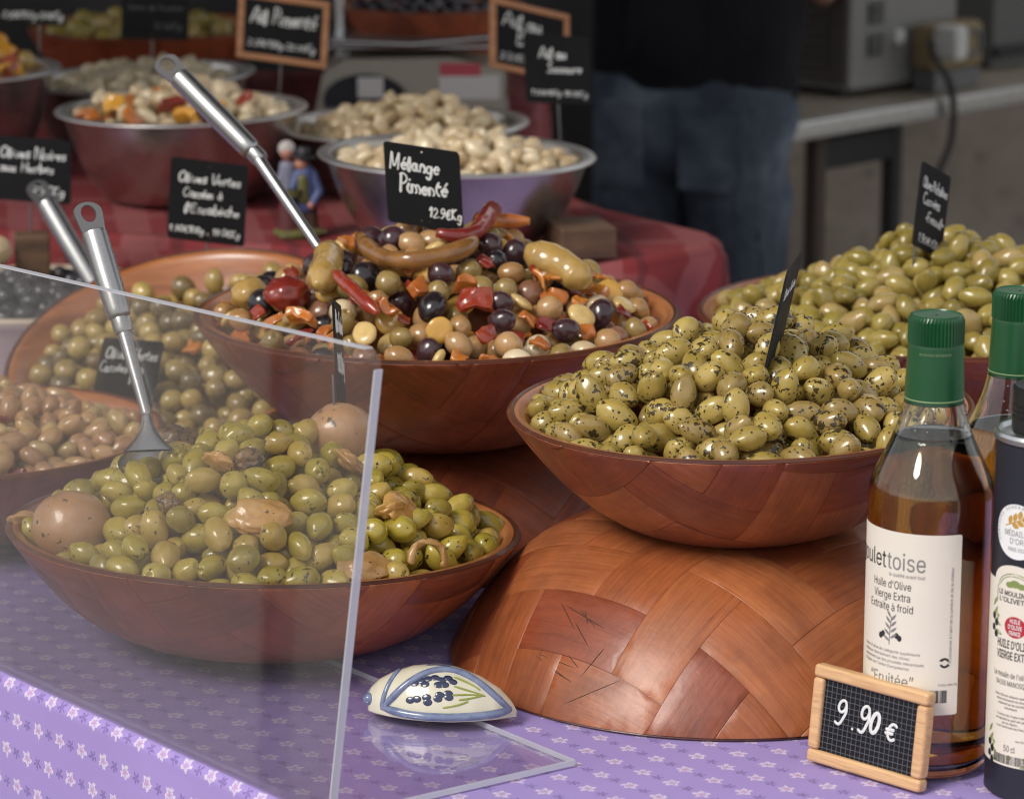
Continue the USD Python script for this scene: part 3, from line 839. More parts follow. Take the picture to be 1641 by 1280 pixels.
put_steel('s4', 732, 250, 3.15, 0.137, 'polished steel bowl of cream garlic cloves behind the mixed pickles card', ry=1.2)
put_steel('s3', 644, 200, 3.46, 0.1375, 'steel bowl of garlic cloves just behind the nearer garlic bowl', ry=-1.0)
put_steel('s1', 291, 176, 3.40, 0.1335, 'steel bowl of garlic with orange and red pepper behind the long ladle', ry=-0.8)
put_steel('s2', 220, 125, 3.74, 0.137, 'steel bowl of greyish herbed garlic behind the bowl with orange pepper', ry=-3.0)
put_steel('s5', -98, 112, 3.56, 0.134, 'steel bowl of yellow and red peppers cut by the left picture edge')
GL = lambda where, grp, skins: ('garlic_clove', 'clove', skins, where, 'garlic', grp)
b, M = B['s4']; heap(b, M, dome_mound(b, 0.024, -0.002, 2.0, (0.02, 0), 15, 0.01), S(0.0078, 0.0115), {'a': GL('cream garlic clove in the nearest steel bowl', 'garlic in the nearest steel bowl', GARLIC)}, 12, ('lower_garlic', 'garlic lying deeper in the nearest steel bowl', 'garlic'))
b, M = B['s3']; heap(b, M, dome_mound(b, 0.034, -0.006, 1.8, (0.01, 0), 17, 0.012), S(0.0078, 0.0112), {'a': GL('tan garlic clove in the second steel bowl behind', 'garlic in the second steel bowl', GARLIC[:2])}, 14, ('lower_garlic', 'garlic lying deeper in the second steel bowl', 'garlic'))
ST = {'a': GL('garlic clove in the steel bowl with orange pepper', 'garlic in the bowl with orange pepper', GARLIC),
      'o': ('orange_pepper_wedge', 'chunk', ORANGEP, 'orange pepper wedge among garlic', 'pepper piece', 'orange pepper in the garlic bowl'),
      'r': ('red_pepper_wedge', 'chunk', REDP, 'red pepper wedge among garlic', 'pepper piece', 'red pepper in the garlic bowl')}
b, M = B['s1']; S1M = dome_mound(b, 0.036, -0.004, 1.8, (0.0, 0), 19, 0.014); heap(b, M, S1M, mixS([('a', .62, .0085, .0130), ('o', .27, .013, .018), ('r', .13, .010, .014)]), ST, 16, ('lower_garlic', 'garlic and pepper lying deeper in the bowl with orange pepper', 'garlic'))
b, M = B['s2']; heap(b, M, dome_mound(b, 0.028, -0.006, 1.8, (0.03, 0), 21, 0.012), S(0.0082, 0.0118), {'a': GL('greyish herbed garlic clove in the rearmost steel bowl', 'garlic in the rearmost steel bowl', GREYGARLIC)}, 18, ('lower_garlic', 'garlic lying deeper in the rearmost steel bowl', 'garlic'))
b, M = B['s5']; heap(b, M, dome_mound(b, 0.05, -0.004, 1.6, (0.03, 0), 23, 0.012), mixS([('y', .4, .013, .018), ('r', .25, .010, .014), ('o', .2, .01, .014), ('g', .15, .010, .013)]),
                     {'y': ('yellow_pepper_piece', 'chunk', YELLOWP, 'yellow pepper piece, upper left steel bowl', 'pepper piece', 'yellow peppers at the left edge'), 'r': ('red_pepper_strip', 'chunk', REDP, 'red pepper piece, upper left steel bowl', 'pepper piece', 'red peppers at the left edge'),
                      'o': ('orange_pepper_strip', 'chunk', ORANGEP[2:], 'orange pepper piece, upper left steel bowl', 'pepper piece', 'orange peppers at the left edge'), 'g': ('brown_green_olive', 'round', BROWN, 'brown green olive, upper left steel bowl', 'olive', 'olives at the left edge')}, 20, ('lower_peppers', 'peppers lying deeper in the bowl at the upper left edge', 'peppers'))

# ------------------------------------------------------------------ cream bowl of black olives, wooden bowls far behind
c = at_y(55, 466, 3.05); hb = c[2] - ZT - 0.001
t = thing('cream_bowl', 'cream glazed bowl of dry black olives at left, behind the ladles', 'bowl', (c[0], c[1], ZT + 0.001))
part('bowl_body', lathe([(0, 0), (.075, 0), (.078, .012), (.108, hb * .55), (.125, hb - .012), (.131, hb - .010), (.1345, hb - .004), (.134, hb), (.126, hb - .001), (.103, hb * .6), (.07, .012), (0, .01)], 80), 'cream_glaze', t, 35)
b = Bowl(0.127, hb, 0.06, 2.0, 0.004); B['cream'] = (b, frame((c[0], c[1], ZT + 0.001)))
heap(b, B['cream'][1], dome_mound(b, 0.02, -0.006, 1.8, (-0.03, 0.02), 25, 0.008), S(0.0085, 0.0105), {'a': ('dry_black_olive', 'round', DULLBLACK, 'dull black olive in the cream bowl', 'olive', 'black olives in the cream bowl')}, 22, ('lower_black_olives', 'black olives lying deeper in the cream bowl', 'olives'))


def far_bowl(u, v, y, R, h, label, skins, nm, lab, grp, seed, peak):
    c = at_y(u, v, y); bw = Bowl(R, h, R * 0.4, 1.8); M = frame((c[0], c[1], c[2] - h))
    wood_bowl('wooden_bowl', label, bw, M, turn=30, W=0.06, seed=seed, tones=(0, 3, 5))
    heap(bw, M, dome_mound(bw, peak, -0.004, 1.8, (0, 0), seed, 0.01), S(0.0115, 0.014), {'a': (nm, 'round', skins, lab, 'olive', grp)}, seed, ('lower_far_olives', 'olives lying deeper in the ' + label.split(' of ')[0], 'olives'))
    if c[2] - h > ZR + 0.004:
        solo('wooden_block', tf(rbox(0.2, 0.2, c[2] - h - ZR - 0.001, 0.004), (c[0], c[1], (c[2] - h + ZR) / 2)), 'block_wood', 'wood riser block under the ' + label.split(' of ')[0], 'wood block')


far_bowl(238, 42, 4.18, 0.155, 0.10, 'brown wood bowl of yellow green olives behind the steel bowls', PLAIN, 'far_green_olive', 'yellow green olive in the far brown bowl', 'olives in the far brown bowl', 31, 0.022)
far_bowl(690, 6, 4.15, 0.12, 0.09, 'dark brown wood bowl of dark olives at the top, behind the scale', BLACK, 'far_dark_olive', 'dark olive in the bowl behind the scale', 'olives in the bowl behind the scale', 33, 0.02)

# special pieces, laid where the photograph shows them


def on_mound(key, u, v, mound, sink=0.0):
    b, M = B[key]; Mi = np.linalg.inv(M); o = (Mi @ np.r_[EYE, 1])[:3]; d = Mi[:3, :3] @ ray(u, v)
    P = o + d * np.arange(1.5, 5, 0.0008)[:, None]; gap = np.where(np.hypot(P[:, 0], P[:, 1]) < b.R, P[:, 2] - mound(P[:, 0], P[:, 1]) + sink, 9)
    k = int(np.argmax(gap < 0)) if (gap < 0).any() else int(gap.argmin())
    if gap.min() > 0.002:
        print('above the mound', key, u, v, round(float(gap.min()), 4))
    return (M @ np.r_[P[k], 1])[:3]


SPECIAL = []                                   # (centre, radius): heap pieces that would stand inside them give way


def special(name, verts, m, label, c_, A, group=None, r=0.0):
    v, f = verts
    p = usdkit.mesh(stage, numbered('/World', name), trimesh.Trimesh(v, f, process=False), MATS[m], smooth=True)
    p.AddTransformOp().Set(Gf.Matrix4d(*A.T.ravel().tolist())); tag(p.GetPrim(), label, c_, group); SPECIAL.append((A[:3, 3], r))


POT = {}
for key, u, v, r, lab in (('a', 115, 843, 0.0268, 'small speckled potato at the left rim of the front olive bowl'), ('b', 546, 694, 0.0235, 'small speckled potato on top of the front olives, holding the card pin')):
    p = on_mound('front', u, v, front_mound, 0.002); d = ray(u, v); d /= np.linalg.norm(d); p = p + d * r * 0.45
    POT[key] = p
    special('potato', lump(3 if key == 'a' else 4, 3, 0.95, 0.05, 1.04), POTATO[0], lab, 'potato', frame(p, rot([0, 0, 1], 30) * r), r=r * 0.98)
for k, (u, v, r, el) in enumerate(((420, 828, .0135, 1.5), (584, 910, .0115, 1.6), (640, 812, .0125, 1.5), (560, 738, .0115, 1.4), (352, 740, .0105, 1.2), (45, 835, .010, 1.3), (625, 815, .009, 1.3))):
    p = on_mound('front', u, v, front_mound); special('orange_peel', lump(20 + k, 3, 0.5, 0.4, el), PEEL[k % 2], 'torn piece of orange peel among the green olives in the front bowl', 'peel', frame(p, (rot([0, 0, 1], 37 * k) @ rot([1, 0, 0], 45)) * r), 'orange peel in the front bowl', r * 0.7)
for k, (u, v, r) in enumerate(((282, 706, .0145), (400, 735, .0095), (270, 805, .0085))):
    p = on_mound('front', u, v, front_mound, 0.002); special('spice_clump', lump(40 + k, 3, 0.8, 0.42, 1.15), SPICE[0], 'crumbly brown clump of herbs and spice on the green olives', 'spice clump', frame(p, rot([0, 0, 1], 50 * k) * r), 'spice clumps in the front bowl', r * 0.8)
# citrus slice standing on edge at the right of the front bowl
p = on_mound('front', 683, 897, front_mound)
sl = extrude(shapely.LineString(arc(0, 0, .0135, .0125, -25, 175, 24)).buffer(.0021), .0038)
special('citrus_ring', (np.array(sl.vertices), np.array(sl.faces)), PEEL[1], 'curled ring of citrus peel near the right of the front olives', 'peel', frame(p, rot([0, 0, 1], 35) @ rot([1, 0, 0], 72)), r=0.006)


def mound_curve(key, mound, pts, lift=0.004, n=44):
    return spline([on_mound(key, u, v, mound) + np.array([0, 0, lift]) for u, v in pts], n)


def taper(n, r, a=0.3, b=0.2):
    s = np.linspace(0, 1, n); return r * np.clip(np.minimum(a + s * 5, b + (1 - s) * 5), 0, 1) ** 0.6


def special_tube(name, key, mound, pts, r, m, label, c_, lift=0.004, flat=1.0, a=.3, b=.2, group=None):
    q = mound_curve(key, mound, pts, lift); ms = tube(q, taper(len(q), r, a, b), 18); v = np.array(ms.vertices); ms.vertices = v + ms.vertex_normals * ((meshkit.fbm(v * 55, 3, 7) - .5) * r * .6)[:, None]
    solo(name, ms, m, label, c_, group, smooth=True)
    for x in q[::2]:
        SPECIAL.append((x, r * 0.75))


special_tube('pickled_gherkin', 'mixed', mixed_mound, [(578, 392), (600, 420), (650, 432), (710, 424), (760, 395)], .0072, CHILI[1], 'long curved brown pickled pepper lying across the top of the mixed pickles', 'pepper', 0.007)
special_tube('pale_chili', 'mixed', mixed_mound, [(842, 412), (880, 425), (910, 440), (940, 462)], .0125, CHILI[0], 'long pale yellow chili at the upper right of the mixed pickles', 'pepper', 0.004)
special_tube('pale_chili', 'mixed', mixed_mound, [(528, 410), (522, 440), (512, 470)], .0115, CHILI[0], 'short pale yellow chili beside the long ladle in the mixed pickles', 'pepper', 0.005)
special_tube('red_chili_strip', 'mixed', mixed_mound, [(535, 455), (560, 478), (588, 505), (606, 520)], .0052, REDP[1], 'thin red chili strip lying over the left of the mixed pickles', 'pepper', 0.009)
special_tube('red_chili_strip', 'mixed', mixed_mound, [(700, 388), (735, 392), (770, 378), (800, 372)], .0065, REDP[0], 'red pepper strip under the price card in the mixed pickles', 'pepper', 0.007)
special_tube('orange_pepper_strip', 'mixed', mixed_mound, [(775, 372), (810, 374), (848, 374)], .0062, ORANGEP[1], 'orange pepper strip beside the lower corner of the price card', 'pepper', 0.010)
for k, (u, v, r, nm, skin, lab) in enumerate(((460, 472, .0155, 'red_cherry_pepper', REDP[0], 'round dark red cherry pepper at the left of the mixed pickles'), (402, 472, .0145, 'pale_round_pepper', CHILI[0], 'pale round pepper at the left rim of the mixed pickles'))):
    p = on_mound('mixed', u, v, mixed_mound, 0.002); special(nm, lump(60 + k, 3, 0.9, 0.2, 1.12), skin, lab, 'pepper', frame(p, rot([0, 0, 1], 40) * r), r=r)
for k, (u, v, r, skin) in enumerate(((762, 480, .0135, REDP[1]), (672, 462, .0125, ORANGEP[1]), (620, 492, .0125, ORANGEP[1]), (485, 508, .0125, ORANGEP[0]), (745, 455, .012, ORANGEP[1]))):
    p = on_mound('mixed', u, v, mixed_mound); red = skin in REDP
    special('red_pepper_chunk' if red else 'orange_pepper_chunk', chunk(70 + k, 0.7), skin, 'large %s pepper piece on the front of the mixed pickles' % ('red' if red else 'orange'), 'pepper piece', frame(p, (rot([0, 0, 1], 50 * k) @ rot([1, 0, 0], 42)) * r * 0.8), None if red else 'large orange pepper pieces on the mixed pickles', r * 0.7)

s1_mound = S1M
for k, (u, v, r, skin) in enumerate(((182, 168, .019, ORANGEP[2]), (150, 186, .015, ORANGEP[0]), (214, 188, .019, ORANGEP[0]), (300, 186, .017, ORANGEP[2]), (276, 168, .016, REDP[0]), (128, 184, .013, ORANGEP[1]), (392, 158, .014, REDP[1]), (345, 172, .012, ORANGEP[2]))):
    p = on_mound('s1', u, v, s1_mound, -.003); red = skin in REDP
    special('red_pepper_chunk' if red else 'orange_pepper_chunk', chunk(90 + k, 0.6), skin, 'large %s pepper piece on the garlic in a steel bowl' % ('red' if red else 'orange'), 'pepper piece', frame(p, (rot([0, 0, 1], 50 * k) @ rot([1, 0, 0], 48)) * r * 0.75), 'large %s pepper pieces in the garlic bowl' % ('red' if red else 'orange'), r * 0.6)

# which heap pieces the lens sees: a coarse depth buffer of spheres
W_, H_ = 1024, 798
zb = np.full((H_, W_), 9e9); ib = np.full((H_, W_), -1)
for n, q in enumerate(HEAPS):
    if any(np.linalg.norm(q['p'] - c) < r + q['r'] * 0.62 for c, r in SPECIAL):
        q['dead'] = True; continue
    u, v, w = project(q['p']); s = 1024 / 1641; u, v, R = u * s, v * s, q['r'] * FPX / w * s
    x0, x1, y0, y1 = int(max(u - R, 0)), int(min(u + R + 2, W_)), int(max(v - R, 0)), int(min(v + R + 2, H_))
    if x0 >= x1 or y0 >= y1:
        continue
    Y, X = np.mgrid[y0:y1, x0:x1]; d2 = ((X + .5 - u) ** 2 + (Y + .5 - v) ** 2) / R ** 2
    z = w - q['r'] * np.sqrt(np.clip(1 - d2, 0, 1)); hit = (d2 < 1) & (z < zb[y0:y1, x0:x1])
    zb[y0:y1, x0:x1][hit] = z[hit]; ib[y0:y1, x0:x1][hit] = n
seen = np.bincount(ib[ib >= 0], minlength=len(HEAPS))
low = {}
tot = {}
SPAN = {}
for n, q in enumerate(HEAPS):
    if not q.get('dead') and seen[n] >= 14:
        q['uv'] = project(q['p']); SPAN.setdefault(q['stuff'], []).append(q['uv'][:2])
SPAN = {k: (np.quantile(np.array(v)[:, 0], [.2, .4, .6, .8]), np.quantile(np.array(v)[:, 1], [.25, .5, .75])) for k, v in SPAN.items()}


def zone(q):
    a, b_ = SPAN[q['stuff']]
    return ('high up', 'upper half', 'lower half', 'low by the rim')[int(np.searchsorted(b_, q['uv'][1]))] + ', ' + ('far left', 'left', 'middle', 'right', 'far right')[int(np.searchsorted(a, q['uv'][0]))]


for n, q in enumerate(HEAPS):
    if q.get('dead'):
        continue
    nm, kind, _, lab, c_, grp = q['row']
    if seen[n] >= 14:
        lab = f"{lab}, {zone(q)}"
        near = q['p'][1] < 2.75
        v, f = shape(kind, int(q['shp']), 3 if near else 2)
        p = usdkit.mesh(stage, numbered('/World', nm), trimesh.Trimesh(v, f, process=False), MATS[q['mat']], smooth=True)
        p.AddTransformOp().Set(Gf.Matrix4d(*q['A'].T.ravel().tolist())); tag(p.GetPrim(), lab, c_, grp); tot[nm] = tot.get(nm, 0) + 1
    else:
        v, f = shape(kind, int(q['shp']), 1 if seen[n] < 3 else 2)
        low.setdefault((q['stuff'], q['mat']), []).append(trimesh.Trimesh(v @ q['A'][:3, :3].T + q['A'][:3, 3], f, process=False))
groups = {}
for (st, m), ms in low.items():
    groups.setdefault(st, []).append((m, ms))
for (nm, lab, c_), rows in groups.items():
    rows.sort(key=lambda x: -len(x[1])); allm = [x for _, ms in rows for x in ms]
    solo(nm, cat(*allm), rows[0][0], lab, c_, kind='stuff', smooth=True)
# chopped herbs clinging to the herbed olives, and a few on the front ones
rnd = np.random.RandomState(5)


def flakes(names, per, size, seed):
    rnd = np.random.RandomState(seed); V, F, k = [], [], 0
    for n, q in enumerate(HEAPS):
        if q.get('dead') or q['row'][0] != names or seen[n] < 14:
            continue
        v, f = shape(q['row'][1], int(q['shp']), 3)
        clump = rnd.rand() ** 1.5
        for _ in range(int(per * (0.3 + 1.6 * clump))):
            i = rnd.randint(len(v)); pc = v[i]; nn = pc / np.linalg.norm(pc); w = q['A'][:3, :3] @ pc + q['A'][:3, 3]; nw = q['A'][:3, :3] @ nn; nw /= np.linalg.norm(nw)
            if nw @ (EYE - w) < 0 and nw[2] < 0:
                continue
            t_ = np.cross(nw, rnd.normal(size=3)); t_ /= np.linalg.norm(t_); b_ = np.cross(nw, t_); s = size * rnd.uniform(0.4, 1.25); a = rnd.uniform(.45, 1.0)
            nn_ = 5; ang = np.arange(nn_) / nn_ * 6.283; rr = s * rnd.uniform(0.6, 1.2, nn_)
            ring = w + nw * 0.00015 + (np.cos(ang) * rr)[:, None] * t_ + (np.sin(ang) * rr * a)[:, None] * b_
            V += [ring, (w + nw * 0.0009)[None]]; F += [[k + j, k + (j + 1) % nn_, k + nn_] for j in range(nn_)]; k += nn_ + 1
    return trimesh.Trimesh(np.vstack(V), np.array(F), process=False)


solo('chopped_herbs', flakes('herbed_olive', 26, 0.00125, 1), 'herb_flake', 'dark chopped herbs clinging to the olives in the right bowl', 'herbs', kind='stuff', smooth=True)
solo('chopped_herbs', flakes('green_olive', 4, 0.0009, 2), 'herb_flake', 'dark herb specks on the green olives behind the clear screen', 'herbs', kind='stuff', smooth=True)

# ------------------------------------------------------------------ chalk handwriting: every letter is strokes (x right, y up, baseline 0, x-height .5, capitals 1)


O_ = lambda cx=.25, rx=.2: arc(cx, .25, rx, .25, 70, 430, 14)
GLYPH = {
    'a': (.52, [O_()[::1], [(.44, .48), (.43, .12), (.54, 0)]]), 'b': (.5, [[(.08, 1), (.08, .05)], arc(.25, .25, .19, .25, 160, -160, 12)]), 'c': (.44, [arc(.26, .25, .2, .25, 50, 310)]),
    'd': (.52, [O_(), [(.45, 1), (.44, .1), (.54, 0)]]), 'e': (.46, [[(.06, .24), (.38, .3)] + arc(.24, .27, .17, .23, 10, 320, 11)]), 'f': (.36, [[(.4, .9), (.3, 1), (.2, .85), (.18, -.35)], [(.04, .46), (.36, .5)]]),
    'g': (.52, [O_(), [(.44, .48), (.43, -.2), (.28, -.42), (.06, -.3)]]), 'h': (.5, [[(.08, 1), (.08, 0)], [(.08, .3), (.22, .5), (.38, .4), (.4, 0)]]), 'i': (.22, [[(.1, .5), (.1, .06), (.2, 0)], [(.12, .7), (.14, .74)]]),
    'k': (.48, [[(.08, 1), (.08, 0)], [(.4, .5), (.1, .22), (.42, 0)]]), 'l': (.28, [[(.02, .1), (.22, .75), (.16, 1), (.09, .8), (.1, .1), (.24, 0)]]), 'm': (.76, [[(.06, .5), (.07, 0)], [(.07, .32), (.2, .5), (.34, .38), (.35, 0)], [(.35, .32), (.5, .5), (.63, .38), (.66, 0)]]),
    'n': (.5, [[(.06, .5), (.08, 0)], [(.08, .32), (.22, .5), (.38, .38), (.4, 0)]]), 'o': (.5, [O_()]), 'p': (.5, [[(.08, .5), (.08, -.42)], arc(.25, .25, .19, .25, 160, -160, 12)]), 'q': (.52, [O_(), [(.44, .5), (.43, -.42)]]),
    'r': (.38, [[(.06, .5), (.08, 0)], [(.08, .28), (.2, .48), (.36, .46)]]), 's': (.4, [[(.34, .44), (.2, .5), (.08, .38), (.2, .26), (.33, .14), (.2, 0), (.04, .06)]]), 't': (.34, [[(.16, .85), (.16, .1), (.3, 0)], [(.02, .56), (.32, .6)]]),
    'u': (.52, [[(.06, .5), (.07, .12), (.2, 0), (.38, .14), (.42, .5)], [(.42, .5), (.43, .1), (.54, 0)]]), 'v': (.44, [[(.04, .5), (.2, 0), (.4, .52)]]), 'x': (.44, [[(.04, .5), (.38, 0)], [(.38, .5), (.04, 0)]]), 'z': (.42, [[(.05, .48), (.36, .48), (.05, .02), (.38, .03)]]),
    'A': (.72, [[(.02, 0), (.34, 1), (.62, 0)], [(.12, .35), (.54, .37)]]), 'B': (.62, [[(.08, 1), (.08, 0)], [(.08, 1), (.4, .95), (.42, .62), (.08, .52), (.5, .42), (.48, .05), (.08, 0)]]), 'C': (.62, [arc(.38, .5, .3, .5, 50, 310, 14)]),
    'E': (.58, [[(.5, .95), (.1, 1), (.1, 0), (.52, .05)], [(.1, .52), (.42, .54)]]), 'F': (.54, [[(.52, 1), (.1, .98), (.1, 0)], [(.1, .52), (.4, .54)]]), 'H': (.7, [[(.08, 1), (.08, 0)], [(.58, 1), (.58, 0)], [(.08, .5), (.58, .53)]]),
    'J': (.5, [[(.42, 1), (.4, .1), (.2, -.1), (.04, .1)]]), 'G': (.66, [arc(.38, .5, .3, .5, 50, 330, 14), [(.4, .42), (.66, .42), (.64, .1)]]), 'K': (.6, [[(.1, 1), (.1, 0)], [(.52, 1), (.12, .45), (.56, 0)]]), 'M': (.86, [[(.06, 0), (.14, 1), (.38, .2), (.64, 1), (.74, 0)]]), 'N': (.74, [[(.08, 0), (.1, 1), (.56, 0), (.6, 1)]]), 'O': (.74, [arc(.36, .5, .3, .5, 80, 440, 18)]),
    'P': (.56, [[(.1, 1), (.1, 0)], [(.02, .96), (.3, 1.02), (.5, .8), (.34, .52), (.1, .46)]]), 'S': (.56, [[(.48, .9), (.28, 1), (.1, .78), (.28, .52), (.46, .26), (.26, 0), (.04, .12)]]), 'V': (.62, [[(.04, 1), (.28, 0), (.58, 1)]]),
    '0': (.52, [arc(.25, .42, .2, .42, 80, 440, 16)]), '1': (.34, [[(.04, .6), (.2, .85), (.2, 0)]]), '2': (.5, [[(.05, .66), (.22, .86), (.4, .66), (.06, .02), (.44, .04)]]), '5': (.5, [[(.42, .84), (.12, .82), (.1, .48), (.36, .46), (.38, .1), (.06, .02)]]),
    '7': (.48, [[(.04, .82), (.42, .84), (.16, 0)], [(.12, .4), (.36, .42)]]), '9': (.52, [arc(.24, .6, .18, .24, 60, 420, 14), [(.42, .66), (.4, .2), (.12, -.06)]]), '.': (.2, [[(.08, .02), (.1, .05)]]), ',': (.2, [[(.1, .06), (.05, -.12)]]),
    '€': (.6, [arc(.36, .42, .25, .42, 50, 310, 12), [(.0, .52), (.4, .54)], [(.0, .32), (.38, .34)]]), '/': (.36, [[(.02, -.1), (.32, .95)]]), '-': (.4, [[(.05, .3), (.34, .32)]]), "'": (.2, [[(.12, 1), (.08, .8)]]), '~': (.44, [[(.04, .28), (.14, .38), (.26, .28), (.38, .38)]]), ' ': (.34, []),
}
for k, base_, d_ in (('é', 'e', [(.2, .64), (.34, .84)]), ('è', 'e', [(.32, .64), (.16, .84)]), ('à', 'a', [(.32, .64), (.16, .84)])):
    GLYPH[k] = (GLYPH[base_][0], GLYPH[base_][1] + [[*d_]])


def ribbon(p, w):
    """A flat stroke in the xy plane with round-ish ends, slightly raised."""
    p = np.asarray(p, float)
    if len(p) > 2:
        p = spline(p, 4 * len(p))
    t = np.gradient(p, axis=0); t /= np.linalg.norm(t, axis=1, keepdims=True) + 1e-9; n = np.stack([-t[:, 1], t[:, 0]], 1)
    p = np.vstack([p[:1] - t[:1] * w * .35, p, p[-1:] + t[-1:] * w * .35]); n = np.vstack([n[:1], n, n[-1:]]); k = len(p); ww = np.full(k, w / 2); ww[[0, -1]] *= .45
    v = np.vstack([np.c_[p + n * ww[:, None], np.zeros(k)], np.c_[p, np.full(k, w * .12)], np.c_[p - n * ww[:, None], np.zeros(k)]])
    i = np.arange(k - 1); f = []
    for a, b_ in ((0, k), (k, 2 * k)):
        f += [np.stack([a + i, b_ + i, b_ + i + 1], 1), np.stack([a + i, b_ + i + 1, a + i + 1], 1)]
    return trimesh.Trimesh(v, np.vstack(f), process=False)


def hand(text, x, y, h, w=None, slant=0.16, seed=1, fit=None, rise=0.0):
    """Handwriting from (x, y); h is the capitals' height; fit squeezes it to a width."""
    rnd = random.Random(seed); out = []; cx = 0.0; w = w or 0.15 * h
    adv = sum(GLYPH[c][0] for c in text) + 0.06 * len(text); sx = (fit / (adv * h)) if fit else 1.0
    for c in text:
        a, st = GLYPH[c]; jy = rnd.uniform(-.06, .06); js = rnd.uniform(.87, 1.12); sl_ = slant + rnd.uniform(-.07, .07)
        for s_ in st:
            q = np.array(s_, float) * js; q[:, 0] += cx + sl_ * q[:, 1]; q[:, 1] += jy
            q = np.c_[q[:, 0] * h * sx, q[:, 1] * h]; q[:, 1] += rise * q[:, 0]; out.append(ribbon(q + [x, y], w * rnd.uniform(.7, 1.2)))
        cx += a + 0.06
    return out


def board(name, label, tl, tr, bl, y, yaw, lines, framed=False, pin=None, thick=0.0016, ink='chalk_ink', board_mat='black_slate', lean=0.0, frame_mat='orange_pine', holes=True, group=None):
    """A price card from three corner pixels at distance y; yaw > 0: its right side is farther. lines: (text, x, y, h, fit) as fractions of the card."""
    TL = at_y(*tl, y); w_ = (tr[0] - tl[0]) / FPX * y; TR = at_y(*tr, y + w_ * math.tan(math.radians(yaw))); BL = at_y(*bl, y - lean)
    Rv, Dv = TR - TL, BL - TL; W, Hh = np.linalg.norm(Rv), np.linalg.norm(Dv); C = TL + Rv / 2 + Dv
    X, Y = Rv / W, -Dv / Hh; N = np.cross(X, Y); N /= np.linalg.norm(N)
    t = thing(name, label, 'price card', M=frame(C, np.stack([X, Y, N], 1)), group=group)
    fr = 0.0085 if framed is True else (framed or 0)
    if fr:
        part('slate_panel', tf(trimesh.creation.box([W - 2 * fr + .002, Hh - 2 * fr + .002, 0.003]), (0, Hh / 2, 0)), board_mat, t, False)
        for a, b_, sx, sy in ((0, fr / 2, W, fr), (0, Hh - fr / 2, W, fr), (-W / 2 + fr / 2, Hh / 2, fr, Hh - 2 * fr), (W / 2 - fr / 2, Hh / 2, fr, Hh - 2 * fr)):
            m = rbox(max(sx, sy), min(sx, sy) - .0003, 0.0075, 0.0016); m = m if sx > sy else tf(m, R=rot([0, 0, 1], 90))
            part('frame_rail', tf(m, (a, b_, 0)), frame_mat, t, 40)
        z = 0.0017
    else:
        pg = sbox(-W / 2, 0, W / 2, Hh).buffer(-0.003).buffer(0.003, quad_segs=4)
        if holes:
            for q in ((0, Hh * .93), (-.05 * W, Hh * .07), (.05 * W, Hh * .07)):
                pg = pg.difference(Point(*q).buffer(0.0008))
        part('slate_panel', tf(extrude(pg, thick), (0, 0, -thick / 2)), board_mat, t, 20); z = thick / 2 + 0.0002
    ms = []
    for k, (tx, fx, fy, h, fit) in enumerate(lines):
        ms += hand(tx, (fx - .5) * W, fy * Hh, h * Hh, None, seed=k + len(tx), fit=fit * W, rise=0.0)
    if ms:
        part('chalk_lettering', tf(cat(*ms), (0, 0, z)), ink, t, False)
    if pin:
        u, v = pin; q = (np.linalg.inv(frame(C, np.stack([X, Y, N], 1))) @ np.r_[at_y(u, v, y), 1])[:3]
        part('card_pin', tube([(q[0] * 0.9, Hh * .25, -thick - .0012), (q[0], 0, -thick - .0012), (q[0], q[1], -.002)], 0.0011, 8), 'dull_pin_steel', t, True)
    return t


board('price_card', 'black card on the mixed pickles reading Mélange Pimenté 12.9€ Kg', (614, 226), (736, 244), (622, 355), 2.50, 8,
      [('Mélange', .06, .68, .19, .66), ('Pimenté', .17, .41, .20, .64), ('12.9€Kg', .55, .14, .14, .44)], pin=(682, 392))
board('price_card', 'black card at the left reading Olives Vertes Cassées à, in front of the red cloth', (274, 251), (398, 266), (268, 381), 2.93, 6,
      [('Olives Vertes', .10, .72, .12, .82), ('Cassées à', .17, .54, .11, .52), ("l'Escabèche", .20, .35, .115, .72), ('1.90€100g , 19.0€Kg', .02, .10, .085, .92)], pin=(330, 440))
board('price_card', 'black card cut by the left edge reading Olives Noires aux Herbes', (-8, 217), (114, 226), (-8, 319), 3.075, 4,
      [('Olives Noires', .06, .68, .16, .88), ('aux Herbes', .06, .46, .15, .72), ('17.9€Kg', .42, .13, .14, .50)], pin=(48, 396))
board('framed_price_card', 'orange wood framed slate reading Ail Pimenté, above the long ladle', (383, -16), (529, 4), (378, 92), 3.56, 7,
      [('Ail Pimenté', .14, .56, .22, .72), ('2.20€100g-22.0€Kg', .12, .22, .10, .74)], framed=.0075, pin=(448, 160))
board('framed_price_card', 'orange wood framed slate reading Ail au, behind a black card', (785, -6), (912, 24), (785, 108), 3.60, 22,
      [('Ail au', .15, .64, .18, .50), ('B', .32, .42, .17, .12), ('2.20€100g', .12, .17, .10, .5)], framed=.0075, pin=(815, 190))
board('price_card', 'black card leaning before a framed slate, reading Ail au Saumure', (838, 55), (944, 60), (843, 164), 3.34, 10,
      [('Ail au', .22, .66, .15, .42), ('Saumure', .34, .46, .13, .52), ('1.90€100g 19.0€Kg', .08, .12, .085, .86)], pin=(900, 232), ink='chalk_ink')
board('price_card', 'black card at the top left corner with Pimentée written on it', (-6, -62), (108, -58), (-8, 38), 3.62, 3,
      [('Pimentée', .22, .50, .16, .68), ('0.90€100g-9.0€Kg', .10, .10, .12, .86)], pin=(62, 84))
